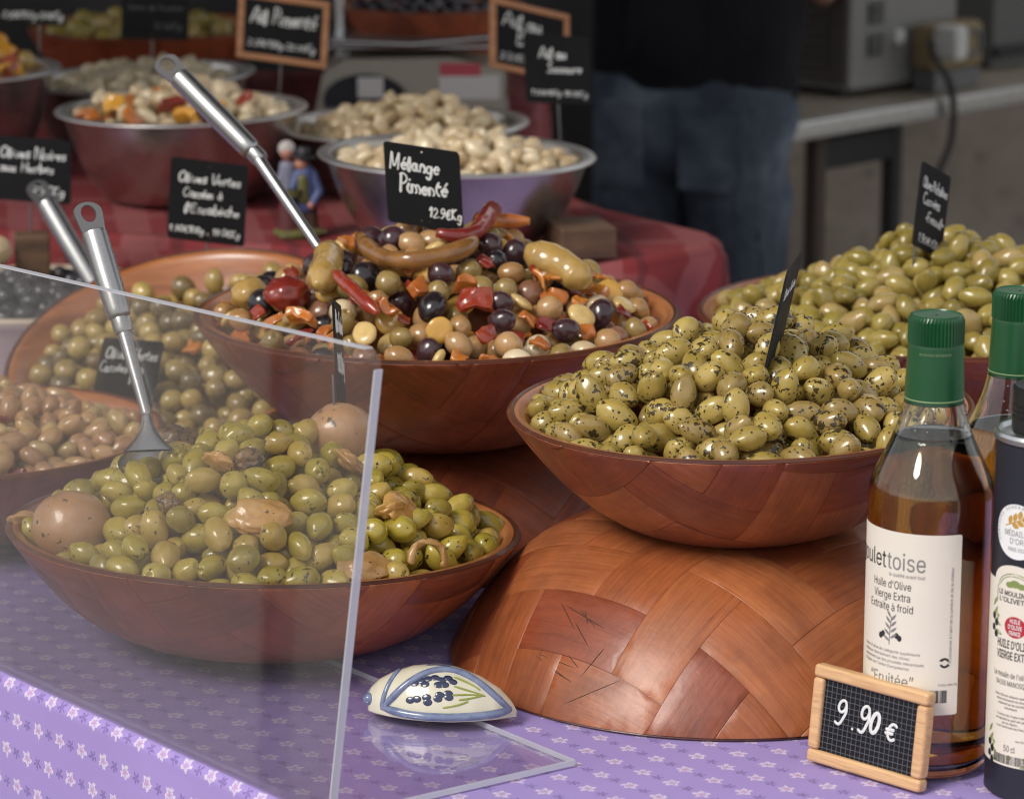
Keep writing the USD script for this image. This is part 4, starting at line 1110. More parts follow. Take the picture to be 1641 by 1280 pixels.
board('price_card', 'dark faded card at the top left, behind the steel bowls, reading Saveur de Provence', (196, -30), (304, -26), (194, 62), 3.86, 3,
      [('Saveur de Provence', .08, .52, .10, .84), ('12.0€Kg', .48, .2, .1, .42)], ink='faded_chalk', pin=(243, 112))
board('price_card', 'tilted black card in the tipped bowl, seen through the screen, reading Olives Vertes', (166, 540), (264, 548), (143, 660), 2.70, 8,
      [('Olives Vertes', .08, .74, .14, .86), ('Cassées fen', .02, .56, .13, .72), ('9.', .66, .34, .12, .12)])
board('price_card', 'narrow turned black card reading Picholines in the plain olives at right', (1478, 258), (1523, 284), (1462, 392), 2.62, 62,
      [('Olives Picholines', .08, .72, .12, .86), ('Cassées', .14, .54, .12, .6), ('~Fenouil~', .30, .34, .12, .62), ('1.90€100g', .12, .08, .11, .8)], pin=(1490, 440))
# cards seen edge on
yk = on_mound('herb', 1228, 596, herb_mound)[1]
t = board('price_card', 'black card seen almost edge on, standing in the herb coated olives', (1262, 436), (1285, 404), (1224, 600), yk, 80, [('Olives Vertes', .1, .7, .1, .8)], holes=False)
board('price_card', 'black card seen edge on above the potato in the front olives', (533, 480), (545, 490), (541, 640), POT['b'][1] - .002, 82, [('Olives Cassées', .05, .7, .2, .9), ('1.90€100g', .05, .3, .2, .9)], pin=(548, 668), holes=False)

# ------------------------------------------------------------------ the small chalkboard with the price
BLc, BRc = at_z(1297, 1217, ZT + 0.001), at_z(1479, 1271, ZT + 0.001)
BLc[2] = BRc[2] = ZT + 0.0015
X = (BRc - BLc); W = np.linalg.norm(X); X /= W; Nin = np.cross(np.array([0, 0, 1.0]), X)
from scipy.optimize import least_squares
sol = least_squares(lambda q: (project(BLc + q[0] * (math.cos(q[1]) * np.array([0, 0, 1.0]) + math.sin(q[1]) * Nin))[:2] - np.array([1312, 1062])), [0.07, 0.2]).x
Hh, ln = sol; Y = math.cos(ln) * np.array([0, 0, 1.0]) + math.sin(ln) * Nin
sol2 = least_squares(lambda q: project(BRc + q[0] * Y + q[1] * X)[:2] - np.array([1508, 1112]), [0.07, 0]).x
Hh = 0.5 * (Hh + sol2[0])
SLATE = (W, Hh, math.degrees(ln), sol2)
A = frame((BLc + BRc) / 2, np.stack([X, Y, np.cross(X, Y)], 1))
t = thing('framed_price_slate', 'small pine framed gridded slate with 9.90€ leaning on the oil bottle', 'price slate', M=A)
fr = 0.0085
part('slate_panel', tf(trimesh.creation.box([W - 2 * fr + .002, Hh - 2 * fr + .002, 0.0035]), (0, Hh / 2, 0.0)), 'black_slate', t, False)
gl = [tf(trimesh.creation.box([0.00028, Hh - 2 * fr, 0.0002]), (x, Hh / 2, 0.00185)) for x in np.arange(-W / 2 + fr + .002, W / 2 - fr, 0.0037)] + [tf(trimesh.creation.box([W - 2 * fr, 0.00028, 0.0002]), (0, y_, 0.00188)) for y_ in np.arange(fr + .002, Hh - fr, 0.0037)]
part('grid_lines', cat(*gl), 'grid_line', t, False)
for a, b_, L_, up in ((0, fr / 2, W, 0), (0, Hh - fr / 2, W, 0), (-W / 2 + fr / 2, Hh / 2, Hh - 2 * fr + .0, 1), (W / 2 - fr / 2, Hh / 2, Hh - 2 * fr, 1)):
    m = rbox(L_ - .0003, fr - .0002, 0.0095, 0.0022, 12); m = tf(m, R=rot([0, 0, 1], 90)) if up else m
    part('frame_rail', tf(m, (a, b_, 0)), 'pale_pine', t, 40)
nine = [arc(.24, .62, .19, .26, 40, 400, 16) + [(.45, .62), (.43, .1), (.30, -.18), (.08, -.12)]]
GLYPH['9'] = (.56, nine)
part('chalk_lettering', tf(cat(*hand('9', -W * .30, Hh * .50, .0165, .0023, slant=.25, seed=4), *hand('.', -W * .150, Hh * .42, .012, .0023, seed=2), *hand('90', -W * .095, Hh * .47, .0150, .0023, slant=.22, seed=6, fit=.0165), *hand('€', W * .145, Hh * .44, .0115, .0022, slant=.1, fit=.0085)), (0, 0, 0.0021)), 'chalk_ink', t, False)

# ------------------------------------------------------------------ ladles


def ladle(label, pts, yy, grip_frac, bowl_dir=None, head=None, r_grip=0.0092):
    """pts: pixels of hanging end, grip end, shaft end; yy their distances."""
    P = [at_y(u, v, y) for (u, v), y in zip(pts, yy)]
    t = thing('ladle', label, 'ladle', tuple(P[2])); o = P[2]
    a, g, e = [p - o for p in P]; d = g - a; L = np.linalg.norm(d); d /= L
    side = np.cross(d, EYE - P[0]); side /= np.linalg.norm(side); nn = np.cross(side, d)
    Rm = np.stack([side, -d, np.cross(side, -d)], 1)
    eye = Polygon([(-.0088, .0005), (.0088, .0005), (.0108, .0150)] + arc(0, .0170, .0108, .0075, 10, 170, 12) + [(-.0108, .0150)]).buffer(.0012).buffer(-.0012).difference(affinity.scale(Point(0, .0155).buffer(.0058), 1, 1.15))
    s = 0.024
    part('hanging_eye', tf(tf(extrude(eye, .0022), (0, 0, -.0011)), a + d * s, Rm @ rot([0, 1, 0], 24)), 'dull_pin_steel', t, 30)
    q0 = a + d * (s - .002); Lg = L - s
    prof = [(0, 0), (.55, .0), (.82, .006), (.97, .02), (1, .05), (1.0, .45), (.98, .7), (.93, .9), (.90, .96), (.78, .985), (.62, 1.0), (0, 1.0)]
    cap = lathe([(r_grip * x, Lg * z) for x, z in prof], 32)
    Rg = np.stack([side, np.cross(d, side), d], 1)
    part('grip', tf(cap, q0, Rg), 'brushed_steel', t, 40)
    part('collar', tf(lathe([(0, 0), (r_grip * .74, 0), (r_grip * .76, .001), (r_grip * .76, .008), (r_grip * .66, .011), (0, .011)], 28), g - d * .002, Rg), 'brushed_steel', t, 30)
    sh = spline([g, (g + e) / 2 + nn * .001, e], 20) if head is None else spline([g, g * .5 + e * .5, e * .97 + g * .03, e], 24)
    part('shaft', tube(sh, np.linspace(r_grip * .56, r_grip * .40, len(sh)), 14), 'brushed_steel', t, True)
    if head is not None:
        hd = at_y(*head[0], head[1]) - o; dn = hd - e
        # the flattened neck that widens into the ladle's cup
        neck = []
        for f in np.linspace(0, 1, 9):
            neck.append((e + dn * f, r_grip * (.42 + 1.5 * f ** 2), r_grip * (.40 - .28 * f)))
        vv, n = [], 16; sd = np.cross(dn, EYE - P[2]); sd /= np.linalg.norm(sd); nv = np.cross(sd, dn); nv /= np.linalg.norm(nv)
        for p_, rx, ry in neck:
            an = np.arange(n) / n * 6.283; vv.append(p_ + np.cos(an)[:, None] * rx * sd + np.sin(an)[:, None] * ry * nv)
        vv = np.vstack(vv); i, j = np.meshgrid(np.arange(8), np.arange(n), indexing='ij'); q = np.stack([i * n + j, i * n + (j + 1) % n, (i + 1) * n + (j + 1) % n, (i + 1) * n + j], -1).reshape(-1, 4)
        part('neck', trimesh.Trimesh(vv, np.vstack([q[:, [0, 1, 2]], q[:, [0, 2, 3]]]), process=False), 'brushed_steel', t, True)
        cup = lathe([(.03 * math.sin(a_), -.03 * math.cos(a_) + .012) for a_ in np.linspace(0, 1.25, 14)] + [(.0285 * math.sin(a_), -.0285 * math.cos(a_) + .012) for a_ in np.linspace(1.25, 0, 14)], 40)
        part('cup', tf(cup, hd + np.array([0.004, .022, -.016]), rot([1, 0, 0], 12)), 'brushed_steel', t, 40)
    else:
        cup = lathe([(.03 * math.sin(a_), -.03 * math.cos(a_)) for a_ in np.linspace(0, 1.45, 14)] + [(.0285 * math.sin(a_), -.0285 * math.cos(a_)) for a_ in np.linspace(1.45, 0, 14)], 40)
        part('cup', tf(cup, e + d * .02 + np.array([0, 0, -.004]), rot([1, 0, 0], 15)), 'brushed_steel', t, 40)
    return t


ladle('long steel ladle leaning to the left out of the mixed pickles', [(258, 94), (408, 246), (524, 416)], [2.62, 2.57, 2.50], .5, r_grip=.0094)
ladle('steel ladle farthest left, its grip crossing the card of black olives', [(54, 292), (160, 470), (196, 540)], [2.98, 2.93, 2.92], .6, r_grip=.0098)
ladle('steel ladle standing in the front olives, seen partly through the screen', [(136, 326), (194, 515), (236, 668)], [2.30, 2.26, 2.225], .5, head=((238, 722), 2.20), r_grip=.0094)

# ------------------------------------------------------------------ the clear screen


def clear(dust_haze_lo, dust_haze_hi):
    def f(g):
        p = g.pos()
        big = g.noise(3.2, 5, 0.7, vec=g.stretch(p, (1, 1, .55), (0, .5, 0)), dist=.8); fine = g.noise(230, 3, 0.75); sp = g.noise(700, 1, 0.5)
        d = g.m('multiply', g.ramp(big, [(0.38, (dust_haze_lo,) * 3), (0.72, (dust_haze_hi,) * 3)]), g.m('add', g.m('multiply', fine, 0.7), 0.65))
        sx = g('vector_math', 'value', math_type='dot_product', vector1=p, vector2=tuple(-ED)); far_ = g('map_range', 'result', value=sx, from_min=float(-(EDGE0 @ ED)) + .02, from_max=float(-(EDGE0 @ ED)) + .36, to_min=.12, to_max=1.0, clamp=True)
        d = g.m('multiply', d, far_)  # painted haze joins the dust, growing stronger towards the left end
        d = g.m('add', d, g.m('multiply', g.m('greater_than', sp, 0.79), 0.06))
        gl = g('mix_closure', 'closure', fac=g.m('multiply', g('fresnel', 'fac', IOR=1.45), 0.3), closure1=g('transparent_bsdf', 'BSDF', color=(.985, .985, .988)), closure2=g('glossy_bsdf', 'BSDF', color=(1, 1, 1), roughness=0.03))
        return g('mix_closure', 'closure', fac=d, closure1=gl, closure2=g('diffuse_bsdf', 'BSDF', color=(.62, .60, .62)))
    return f


mat('dusty_hazy_acrylic', clear(0.002, 0.016)); mat('acrylic_plate', clear(0.004, 0.024))
mat('sawn_acrylic_edge', lambda g: g('mix_closure', 'closure', fac=0.35, closure1=g.p(base_color=(.62, .62, .66), roughness=0.35), closure2=g('transparent_bsdf', 'BSDF', color=(.9, .9, .92))))
TH = 0.0045
top_corner = least_squares(lambda q: project(EDGE0 + np.array([0, 0, q[0]]) + EN * 0.03 * q[0] + ED * q[1])[:2] - np.array([603, 570]), [.28, .0]).x
PH, PS = top_corner
Mp = frame(EDGE0 + np.array([0, 0, .0025]), np.stack([ED, np.array([0, 0, 1.0]) * math.cos(.03) + EN * math.sin(.03), np.cross(ED, np.array([0, 0, 1.0]) * math.cos(.03) + EN * math.sin(.03))], 1))
t = thing('acrylic_screen', 'clear acrylic food screen with a flat foot, standing at the table edge before the olives', 'screen', M=Mp)
LS = 0.62
# the top edge sinks a little to the left, as in the photograph
lt = least_squares(lambda q: project((Mp @ np.array([q[0], q[1], 0, 1]))[:3])[:2] - np.array([0, 428]), [-.36, .28]).x
sl = (lt[1] - PH) / (lt[0] - PS); TLh = PH + sl * (-LS - PS)
pane = Polygon([(-LS, 0), (0, 0), (PS, PH), (-LS, TLh)])
rc = pane.buffer(-.008).buffer(.008, quad_segs=8); pane = shapely.union_all([rc, Polygon([(-LS, 0), (0, 0), (PS * .6, PH * .6), (-LS, TLh * .6)])])
part('front_pane', tf(extrude(pane, TH), (0, 0, -TH)), 'dusty_hazy_acrylic', t, False)


def edge_strip(pts, w=0.0012):
    pts = np.array(pts); q = Polygon(np.vstack([pts, (pts + 0)[::-1]])).buffer(w / 2) if False else shapely.LineString(pts).buffer(w / 2, cap_style='flat')
    return tf(extrude(q, TH + .0012), (0, 0, -TH - .0006))


ex = np.array(pane.exterior.coords); right_ = [(0.0004, 0.001), (PS + .0004 - .0011, PH - .011)]
part('side_edge', edge_strip(right_), 'sawn_acrylic_edge', t, False)
part('top_edge', edge_strip([(PS - .010, PH + sl * (-.010) + .0003), (-LS, TLh + .0003)], .0008), 'sawn_acrylic_edge', t, False)
# the foot lies on the cloth: in the table's frame
pc = [at_z(u, v, ZT + .003) for u, v in ((921, 1219), (552, 1067))]
toT = lambda p: np.array([(p - EDGE0) @ ED, (p - EDGE0) @ EN])
a_, b_ = toT(pc[0]), toT(pc[1]); dirb = (b_ - a_) / np.linalg.norm(b_ - a_)
back = a_ + dirb * 0.85
foot = Polygon([(0, .0005), a_, back, (back[0] - .12, .0005)])
Mi = np.linalg.inv(Mp)
def foot_mesh(poly, h, z0):
    m = extrude(poly, h); v = np.array(m.vertices); wv = EDGE0 + v[:, :1] * ED + v[:, 1:2] * EN + np.array([0, 0, 1.0]) * (v[:, 2:] + z0)
    return trimesh.Trimesh((np.c_[wv, np.ones(len(wv))] @ Mi.T)[:, :3], m.faces, process=False)
part('foot_plate', foot_mesh(foot, .003, .0008), 'acrylic_plate', t, False)
part('foot_edge', foot_mesh(shapely.LineString([(0.0, 0.001), a_]).buffer(.0007, cap_style='flat'), .0036, .0005), 'sawn_acrylic_edge', t, False)
part('foot_edge', foot_mesh(shapely.LineString([a_, back]).buffer(.0004, cap_style='flat'), .0034, .0006), 'sawn_acrylic_edge', t, False)

# ------------------------------------------------------------------ oil bottles and the tin
mat('bottle_glass', lambda g: g.p(base_color=(.95, .96, .93), roughness=0.02, ior=1.5, transmission_weight=1.0))


def oil(g):
    s = g.p(base_color=(.96, .86, .40), roughness=0.0, ior=1.47, transmission_weight=1.0)
    return s, g('absorption_volume', 'volume', color=(.86, .66, .05), density=42.0)


mat('olive_oil', oil)
mat('green_cap', lambda g: g.p(base_color=g.mix(g.noise(60, 3), (.006, .056, .017), (.010, .075, .024)), roughness=0.34, coat_weight=0.3, coat_roughness=0.2))
mat('gold_print', lambda g: g.p(base_color=(.22, .30, .14), roughness=0.4))
mat('paper_label', lambda g: g.p(base_color=g.mix(g.noise(40, 4), (.66, .605, .50), (.72, .665, .56)), roughness=0.6))
mat('white_print', lambda g: g.p(base_color=(.74, .74, .71), roughness=0.4))
mat('black_print', lambda g: g.p(base_color=(.022, .021, .022), roughness=0.6)); mat('grey_print', lambda g: g.p(base_color=(.20, .19, .18), roughness=0.6))
mat('black_tin', lambda g: g.p(base_color=g.mix(g.noise(30, 3), (.011, .012, .018), (.016, .017, .025)), roughness=0.42)); mat('bare_tin', steel(0.28, (.66, .66, .65)))
mat('black_plastic', lambda g: g.p(base_color=(.012, .012, .013), roughness=0.35)); mat('gold_leaf', lambda g: g.p(base_color=(.48, .27, .05), roughness=0.45)); mat('red_print', lambda g: g.p(base_color=(.40, .02, .03), roughness=0.5)); mat('leaf_green', lambda g: g.p(base_color=(.20, .25, .07), roughness=0.5)); mat('olive_print', lambda g: g.p(base_color=(.014, .010, .018), roughness=0.5))


def wrap(m, R, phi0, z0):
    """Bends a flat mesh (x along the arc, y up, z outwards) round an axis; phi0 in degrees from straight towards the lens, to the right."""
    v = np.array(m.vertices); ph = math.radians(phi0) + v[:, 0] / R; r = R + v[:, 2]
    return trimesh.Trimesh(np.stack([r * np.sin(ph), -r * np.cos(ph), z0 + v[:, 1]], -1), m.faces, process=False)


def fine(poly, h=0.00012, step=0.003):
    v, f = grid_poly(poly, step); return trimesh.Trimesh(np.c_[v, np.full(len(v), h)], f, process=False)


def txt(s, x, y, h, fit=None, right=False, mid=False, turn=0, bold=False):
    m = meshkit.text_mesh(s, h, 0.00005, bold); b_ = m.bounds
    if fit:
        m.apply_scale([fit / (b_[1, 0] - b_[0, 0]), 1, 1]); b_ = m.bounds
    w = b_[1, 0] - b_[0, 0]; v = np.array(m.vertices); keep = (m.face_normals[:, 2] > .5); m = trimesh.Trimesh(v, np.array(m.faces)[keep], process=False)
    m.apply_translation([-b_[0, 0] - (w if right else w / 2 if mid else 0), 0, 0])
    if turn:
        m.apply_transform(trimesh.transformations.rotation_matrix(math.radians(turn), [0, 0, 1]))
    m.apply_translation([x, y, 0.00022]); return m


def leafy(x, y, L, ang, w=.28):
    s = np.linspace(0, 1, 7); up = w * L * np.sin(s * math.pi) * .5
    q = np.r_[np.c_[s * L, up], np.c_[s[::-1] * L, -up[::-1]][1:-1]]
    return affinity.translate(affinity.rotate(Polygon(q).buffer(1e-6), ang, origin=(0, 0)), x, y)


def flat(polys, z=.0002, step=.0022):
    out = []
    for p_ in polys:
        for g_ in (p_.geoms if hasattr(p_, 'geoms') else [p_]):
            if not g_.is_empty:
                v, f = grid_poly(g_, step) if not len(g_.interiors) and min(g_.bounds[2] - g_.bounds[0], g_.bounds[3] - g_.bounds[1]) > .003 else (None, None)
                if v is None:
                    m = trimesh.creation.extrude_polygon(shapely.segmentize(g_, .002), .00004); m.apply_translation([0, 0, z])
                else:
                    m = trimesh.Trimesh(np.c_[v, np.full(len(v), z)], f, process=False)
                out.append(m)
    return cat(*out)


def bars(x, y, w, h, seed, z=.0002):
    rnd = random.Random(seed); out, q = [], x
    while q < x + w:
        b_ = rnd.choice([.00022, .00022, .0004, .0006]); out.append(sbox(q, y, min(q + b_, x + w), y + h)); q += b_ + rnd.choice([.0002, .0003, .0005])
    return flat(out, z)


BR = 0.0392                                            # bottle radius


def bottle_profile(inset=0.0):
    z = np.array([.0, .002, .006, .15, .170, .182, .190, .198, .206, .214, .224, .236, .250, .262])
    r = np.array([.030, .0365, BR, BR, BR, .0388, .0366, .0330, .0292, .0256, .0219, .0190, .0170, .0160])
    from scipy.interpolate import PchipInterpolator
    zz = np.r_[np.linspace(0, .006, 5), np.linspace(.012, .15, 8), np.linspace(.155, .262, 34)]
    rr = PchipInterpolator(z, r)(zz)
    return rr - inset, zz


def oil_bottle(label, loc, turn, fill):
    t = thing('oil_bottle', label, 'bottle', M=frame(loc, rot([0, 0, 1], turn)))
    r, z = bottle_profile(); ri, zi = bottle_profile(.0022); k = zi > .006
    inn = [(a, b_) for a, b_ in zip(ri[k], zi[k])]
    part('glass', lathe([(0, .003), *zip(r, z), (.0155, .263), *inn[::-1], (inn[0][0] - .006, .0062), (0, .0075)], 96), 'bottle_glass', t, True)
    ro, zo = bottle_profile(.0019); k = (zo > .0075) & (zo < fill)
    part('oil', lathe([(0, .0082), (ro[k][0] - .005, .0078), *zip(ro[k], zo[k]), (float(np.interp(fill, zo, ro)), fill), (float(np.interp(fill, zo, ro)) - .0012, fill - .0006), (0, fill - .0007)], 96), 'olive_oil', t, True)
    # ribbed green cap with a plain skirt and two thin gold lines
    rd = random.Random(int(turn) + 3); dr = []
    for _ in range(34):
        zz = rd.uniform(fill + .002, .236); ph = rd.uniform(-1.6, 1.6); rr_ = float(np.interp(zz, z, r)); s_ = rd.uniform(.0004, .0011)
        d_ = trimesh.creation.icosphere(2, 1.0); d_.apply_scale([s_, s_ * .45, s_ * rd.uniform(1, 1.5)]); dr.append(tf(d_, (rr_ * math.sin(ph), -rr_ * math.cos(ph), zz), rot([0, 0, 1], math.degrees(ph))))
    part('water_drops', cat(*dr), 'bottle_glass', t, True).SetCustomDataByKey('kind', 'stuff')
    n = 46; a = np.arange(2 * n) * np.pi / n
    sk = lathe([(.0156, .262), (.0168, .2375), (.0178, .2372), (.0171, .2560), (.0162, .2735)], 64)
    cp = t_cap = part('cap_skirt', lathe([(.0150, .2365), (.0187, .2366), (.0184, .2440), (.0172, .2720), (.0168, .2740), (.012, .2742)], 72), 'green_cap', t, 35)
    rib = np.where(np.arange(2 * n) % 2, .0162, .0176)
    rings = [(rib, .2742), (rib - .0001, .2885), (np.full(2 * n, .0160), .2915), (np.full(2 * n, .0150), .2920), (np.full(2 * n, .0146), .2912), (np.full(2 * n, .001), .2912)]
    v = np.vstack([np.c_[q * np.cos(a), q * np.sin(a), np.full(2 * n, h)] for q, h in rings]); i, j = np.meshgrid(np.arange(len(rings) - 1), np.arange(2 * n), indexing='ij'); N2 = 2 * n
    q = np.stack([i * N2 + j, i * N2 + (j + 1) % N2, (i + 1) * N2 + (j + 1) % N2, (i + 1) * N2 + j], -1).reshape(-1, 4)
    part('ribbed_cap', trimesh.Trimesh(v, np.vstack([q[:, [0, 1, 2]], q[:, [0, 2, 3]]]), process=False), 'green_cap', t, 20)
    part('gold_line', lathe([(.01852, .2392), (.01875, .2394), (.01875, .2399), (.0185, .2401)], 72), 'gold_print', t, True)
    tx = meshkit.text_mesh('BOUCHON INTERIEUR', .0014, .00005); tx.apply_translation([-tx.bounds[1, 0] / 2, 0, 0])
    part('cap_lettering', cat(wrap(tx, .01755, -8, .2685), wrap(tx, .01755, 110, .2685)), 'gold_print', t, False)
    return t


p1 = at_z(1479, 1223, ZT); p1[2] = ZT + .0008
t = oil_bottle('clear bottle of amber olive oil with a cream label and green cap, behind the slate', p1, 0, .2165)
# its label
LR = BR + .0002; x0, x1, y0, y1 = math.radians(-118) * LR, math.radians(28) * LR, .045, .161
lab = part('front_label', wrap(fine(sbox(x0, y0, x1, y1).buffer(-.0015).buffer(.0015)), LR, -5.5, 0), 'paper_label', t, True)
ln = sbox(x0 + .002, y0 + .0015, x1 - .0028, y1 - .0022); ring = ln.difference(ln.buffer(-.00022))
W_ = lambda m: wrap(m, LR, -5.5, 0)
sub = lambda name, m, mt: part(name, W_(m), mt, lab, False)
X1 = x1 - .003
sub('lettering', cat(txt('goulet', -.0625, .1370, .0108, .0322), ), 'black_print'); sub('lettering', cat(txt('toise', -.0292, .1370, .0108, .0258), txt('la qualité avant tout', -.0275, .1325, .0023, .0240)), 'grey_print')
sub('lettering', cat(txt("Huile d'Olive", -.0410, .1245, .0050, .0290), txt('Vierge Extra', -.0405, .1172, .0050, .0280), txt('Extraite à froid', -.0440, .1100, .0050, .0335)), 'black_print')
sub('lettering', cat(*[txt(s, -.0500, .0830 - .0033 * i, .0019, w * 1.35) for i, (s, w) in enumerate((("Huile d'olive de catégorie supérieure", .0330), ("obtenue directement des olives", .0282), ("uniquement par des procédés mécaniques", .0350), ("Origine de l'Union Européenne", .0280)))]), 'grey_print')
sub('lettering', txt('“Fruitée”', -.0420, .0620, .0072, .0330), 'grey_print')
sub('lettering', txt("A conserver à l'abri de la lumière et de la chaleur", X1 - .0020, .0710, .0018, .0650, turn=90) if False else txt("A conserver à l'abri de la lumière et de la chaleur", X1 - .0020, .0785, .0019, .062, turn=90), 'grey_print')
ar = [shapely.LineString(arc(X1 - .0062, .0790, .0026, .0026, s_, s_ + 130, 10)).buffer(.0007, cap_style='flat') for s_ in (20, 200)] + [affinity.translate(Polygon([(-.0014, 0), (.0014, 0), (0, .0018)]), X1 - .0062 + dx, .0790 + dy) for dx, dy in ((-.0022, .0012), (.0022, -.0022))]
sub('recycling_mark', flat(ar), 'black_print'); sub('barcode', cat(bars(X1 - .0150, .0530, .0110, .0082, 5), txt('3 011 094 01', X1 - .0100, .0640, .0014)), 'black_print')
spr = [shapely.LineString([(-.0262, .0880), (-.0258, .0970), (-.0248, .1060)]).buffer(.0003)] + [leafy(-.0258 + .0001 * k, .0900 + .0019 * k, .0062, 90 + (-1) ** k * (58 - 3 * k)) for k in range(9)]
sub('olive_sprig', flat(spr), 'grey_print'); sub('olive_sprig', flat([affinity.scale(Point(x, y).buffer(.0016), 1, 1.25) for x, y in ((-.0312, .0940), (-.0332, .0926), (-.0208, .0943), (-.0190, .0930))]), 'black_print')
p2 = at_y(1608, 1190, 2.028); p2[2] = ZT + .0008
oil_bottle('second bottle of olive oil with a green cap, standing behind the tin', p2, 60, .2035)

# tin
pc_ = at_z(1662, 1262, ZT); pc_[2] = ZT + .0008; TR_ = .0330
t = thing('oil_tin', 'round black olive oil tin with a white label and black cap at the right edge', 'tin', tuple(pc_))
part('tin_body', lathe([(0, .001), (TR_ - .002, .0), (TR_ + .0002, .0015), (TR_ + .0002, .0035), (TR_, .005), (TR_, .2235), (TR_ + .0001, .2240)], 96), 'black_tin', t, 35)
part('tin_rim', lathe([(TR_ - .0005, .2241), (TR_ + .0012, .2250), (TR_ + .0014, .2280), (TR_ + .0004, .2300), (TR_ - .0014, .2298), (TR_ - .003, .2272), (.0255, .2290), (.0200, .2300), (0, .2300)], 96), 'bare_tin', t, 30)
cap = part('screw_cap', lathe([(0, .230), (.0236, .2302), (.0240, .2310), (.0240, .2380), (.0232, .2385), (.0232, .2392), (.0240, .2397), (.0240, .2415), (.0232, .2420), (.0232, .2427), (.0240, .2432), (.0240, .2450), (.0232, .2455), (.0232, .2462), (.0240, .2467), (.0240, .2556), (.0224, .2572), (.0, .2574)], 72), 'black_plastic', t, 25)
R_ = TR_ + .0002; wl = lambda nm, m, mt, pa: part(nm, wrap(m, R_, 0, 0), mt, pa, False)
lx0, lx1 = math.radians(-112) * R_, math.radians(28) * R_
cx = math.radians(-42.5) * R_                            # the label's middle as it is turned here
top_ = shapely.union_all([sbox(lx0, .022, lx1, .139), affinity.scale(Point(cx, .139).buffer(.018, quad_segs=24), 1.0, .62)])
lab = part('white_label', wrap(fine(top_), R_, 0, 0), 'paper_label', t, True)
wl('lettering', cat(txt("HUILE D'OLIVE", cx, .0975, .0050, .0252, mid=True, bold=True), txt('VIERGE EXTRA', cx, .0905, .0050, .0258, mid=True, bold=True), txt("Le moulin de l'olivette", cx, .0788, .0034, .0300, mid=True), txt('04100 MANOSQUE', cx, .0735, .0032, .0250, mid=True),
                    *[txt(s, cx, .0665 - .0026 * i, .0014, w, mid=True) for i, (s, w) in enumerate((("Huile d'olive de catégorie supérieure", .026), ('obtenue directement des olives et', .023), ('uniquement par des procédés', .020), ('mécaniques', .009)))],
                    *[txt(s, cx, .0540 - .0025 * i, .0014, w, mid=True) for i, (s, w) in enumerate((("“L'arôme de l'huile fruitée", .022), ('est agréable au goût des gens', .023), ('de ma région...', .012), ("c'est l'ambroisie des Dieux”", .022)))],
                    txt('Jean GIONO', cx + .004, .0388, .0012, .008), txt('50 cl', cx, .0315, .0040, .0082, mid=True)), 'black_print', lab)
wl('signature', cat(*hand('Jean Giono', cx - .011, .0418, .0042, .0004, fit=.020, rise=.1)), 'black_print', lab)
wl('barcode', cat(bars(cx - .0125, .0238 - .0005, .025, .0058, 8), ), 'black_print', lab)
wl('seal', flat([affinity.scale(Point(cx + .001, .1115).buffer(.0078, quad_segs=16), 1, .86)]), 'red_print', lab)
wl('seal_lettering', tf(cat(txt('HUILE', cx + .001, .1140, .0026, .0072, mid=True, bold=True), txt("D'OLIVE", cx + .001, .1102, .0026, .0096, mid=True, bold=True), txt('FRANCE', cx + .001, .1064, .0026, .0080, mid=True, bold=True)), (0, 0, .0001)), 'white_print', lab)
arch = affinity.scale(Point(cx, .1355).buffer(.0135, quad_segs=20), 1, .72); arch = arch.difference(sbox(cx - .03, .10, cx + .03, .1352))
emb = [arch.difference(arch.buffer(-.0006)), arch.buffer(-.0016).difference(arch.buffer(-.0021)), sbox(cx - .0148, .1245, cx + .0148, .1356).difference(sbox(cx - .0142, .1251, cx + .0142, .1350))]
wl('emblem', flat(emb), 'leaf_green', lab); wl('emblem_tree', flat([affinity.scale(Point(cx + dx, .1372 + dy).buffer(r_), 1.2, .8) for dx, dy, r_ in ((-.004, .0005, .0024), (0, .0015, .003), (.0045, .0005, .0024))]), 'leaf_green', lab)
wl('emblem_lettering', cat(txt('LE MOULIN DE', cx, .1307, .0030, .0258, mid=True, bold=True), txt("L'OLIVETTE", cx, .1264, .0030, .0240, mid=True, bold=True)), 'black_print', lab)
lv, ol = [], []
for bx, by, sg in ((cx - .019, .121, 1), (cx + .019, .121, -1), (cx - .019, .040, 1), (cx + .017, .036, -1)):
    for k in range(6):
        lv.append(leafy(bx + sg * .0006 * k, by - .0028 * k, .0075, (20 if sg > 0 else 160) + (-1) ** k * 38, .30))
    for k in range(4):
        ol.append(affinity.scale(Point(bx + sg * (.0012 + .003 * (k % 2)), by - .006 - .0036 * k).buffer(.0019), 1, 1.2))
for o_ in lv:
    wl('olive_leaf', flat([o_]), 'leaf_green', lab)
for o_ in ol:
    wl('olive_fruit', flat([o_], .00026), 'olive_print', lab)
wl('recycling_mark', flat([Point(cx, .0272 + .0022 - .0015).buffer(.0015).difference(Point(cx, .0279).buffer(.0009))]), 'leaf_green', lab)
my = .1715; med = part('round_medal', wrap(fine(affinity.scale(Point(cx, my).buffer(.0172, quad_segs=24), 1, 1.0)), R_, 0, 0), 'white_print', t, True)
wl('medal_lettering', cat(txt('MÉDAILLE', cx, my - .0028, .0036, .0185, mid=True), txt("D'OR", cx, my - .0077, .0036, .0095, mid=True), txt('PARIS 2018', cx, my - .0122, .0023, .0122, mid=True)), 'grey_print', med)
cr = []
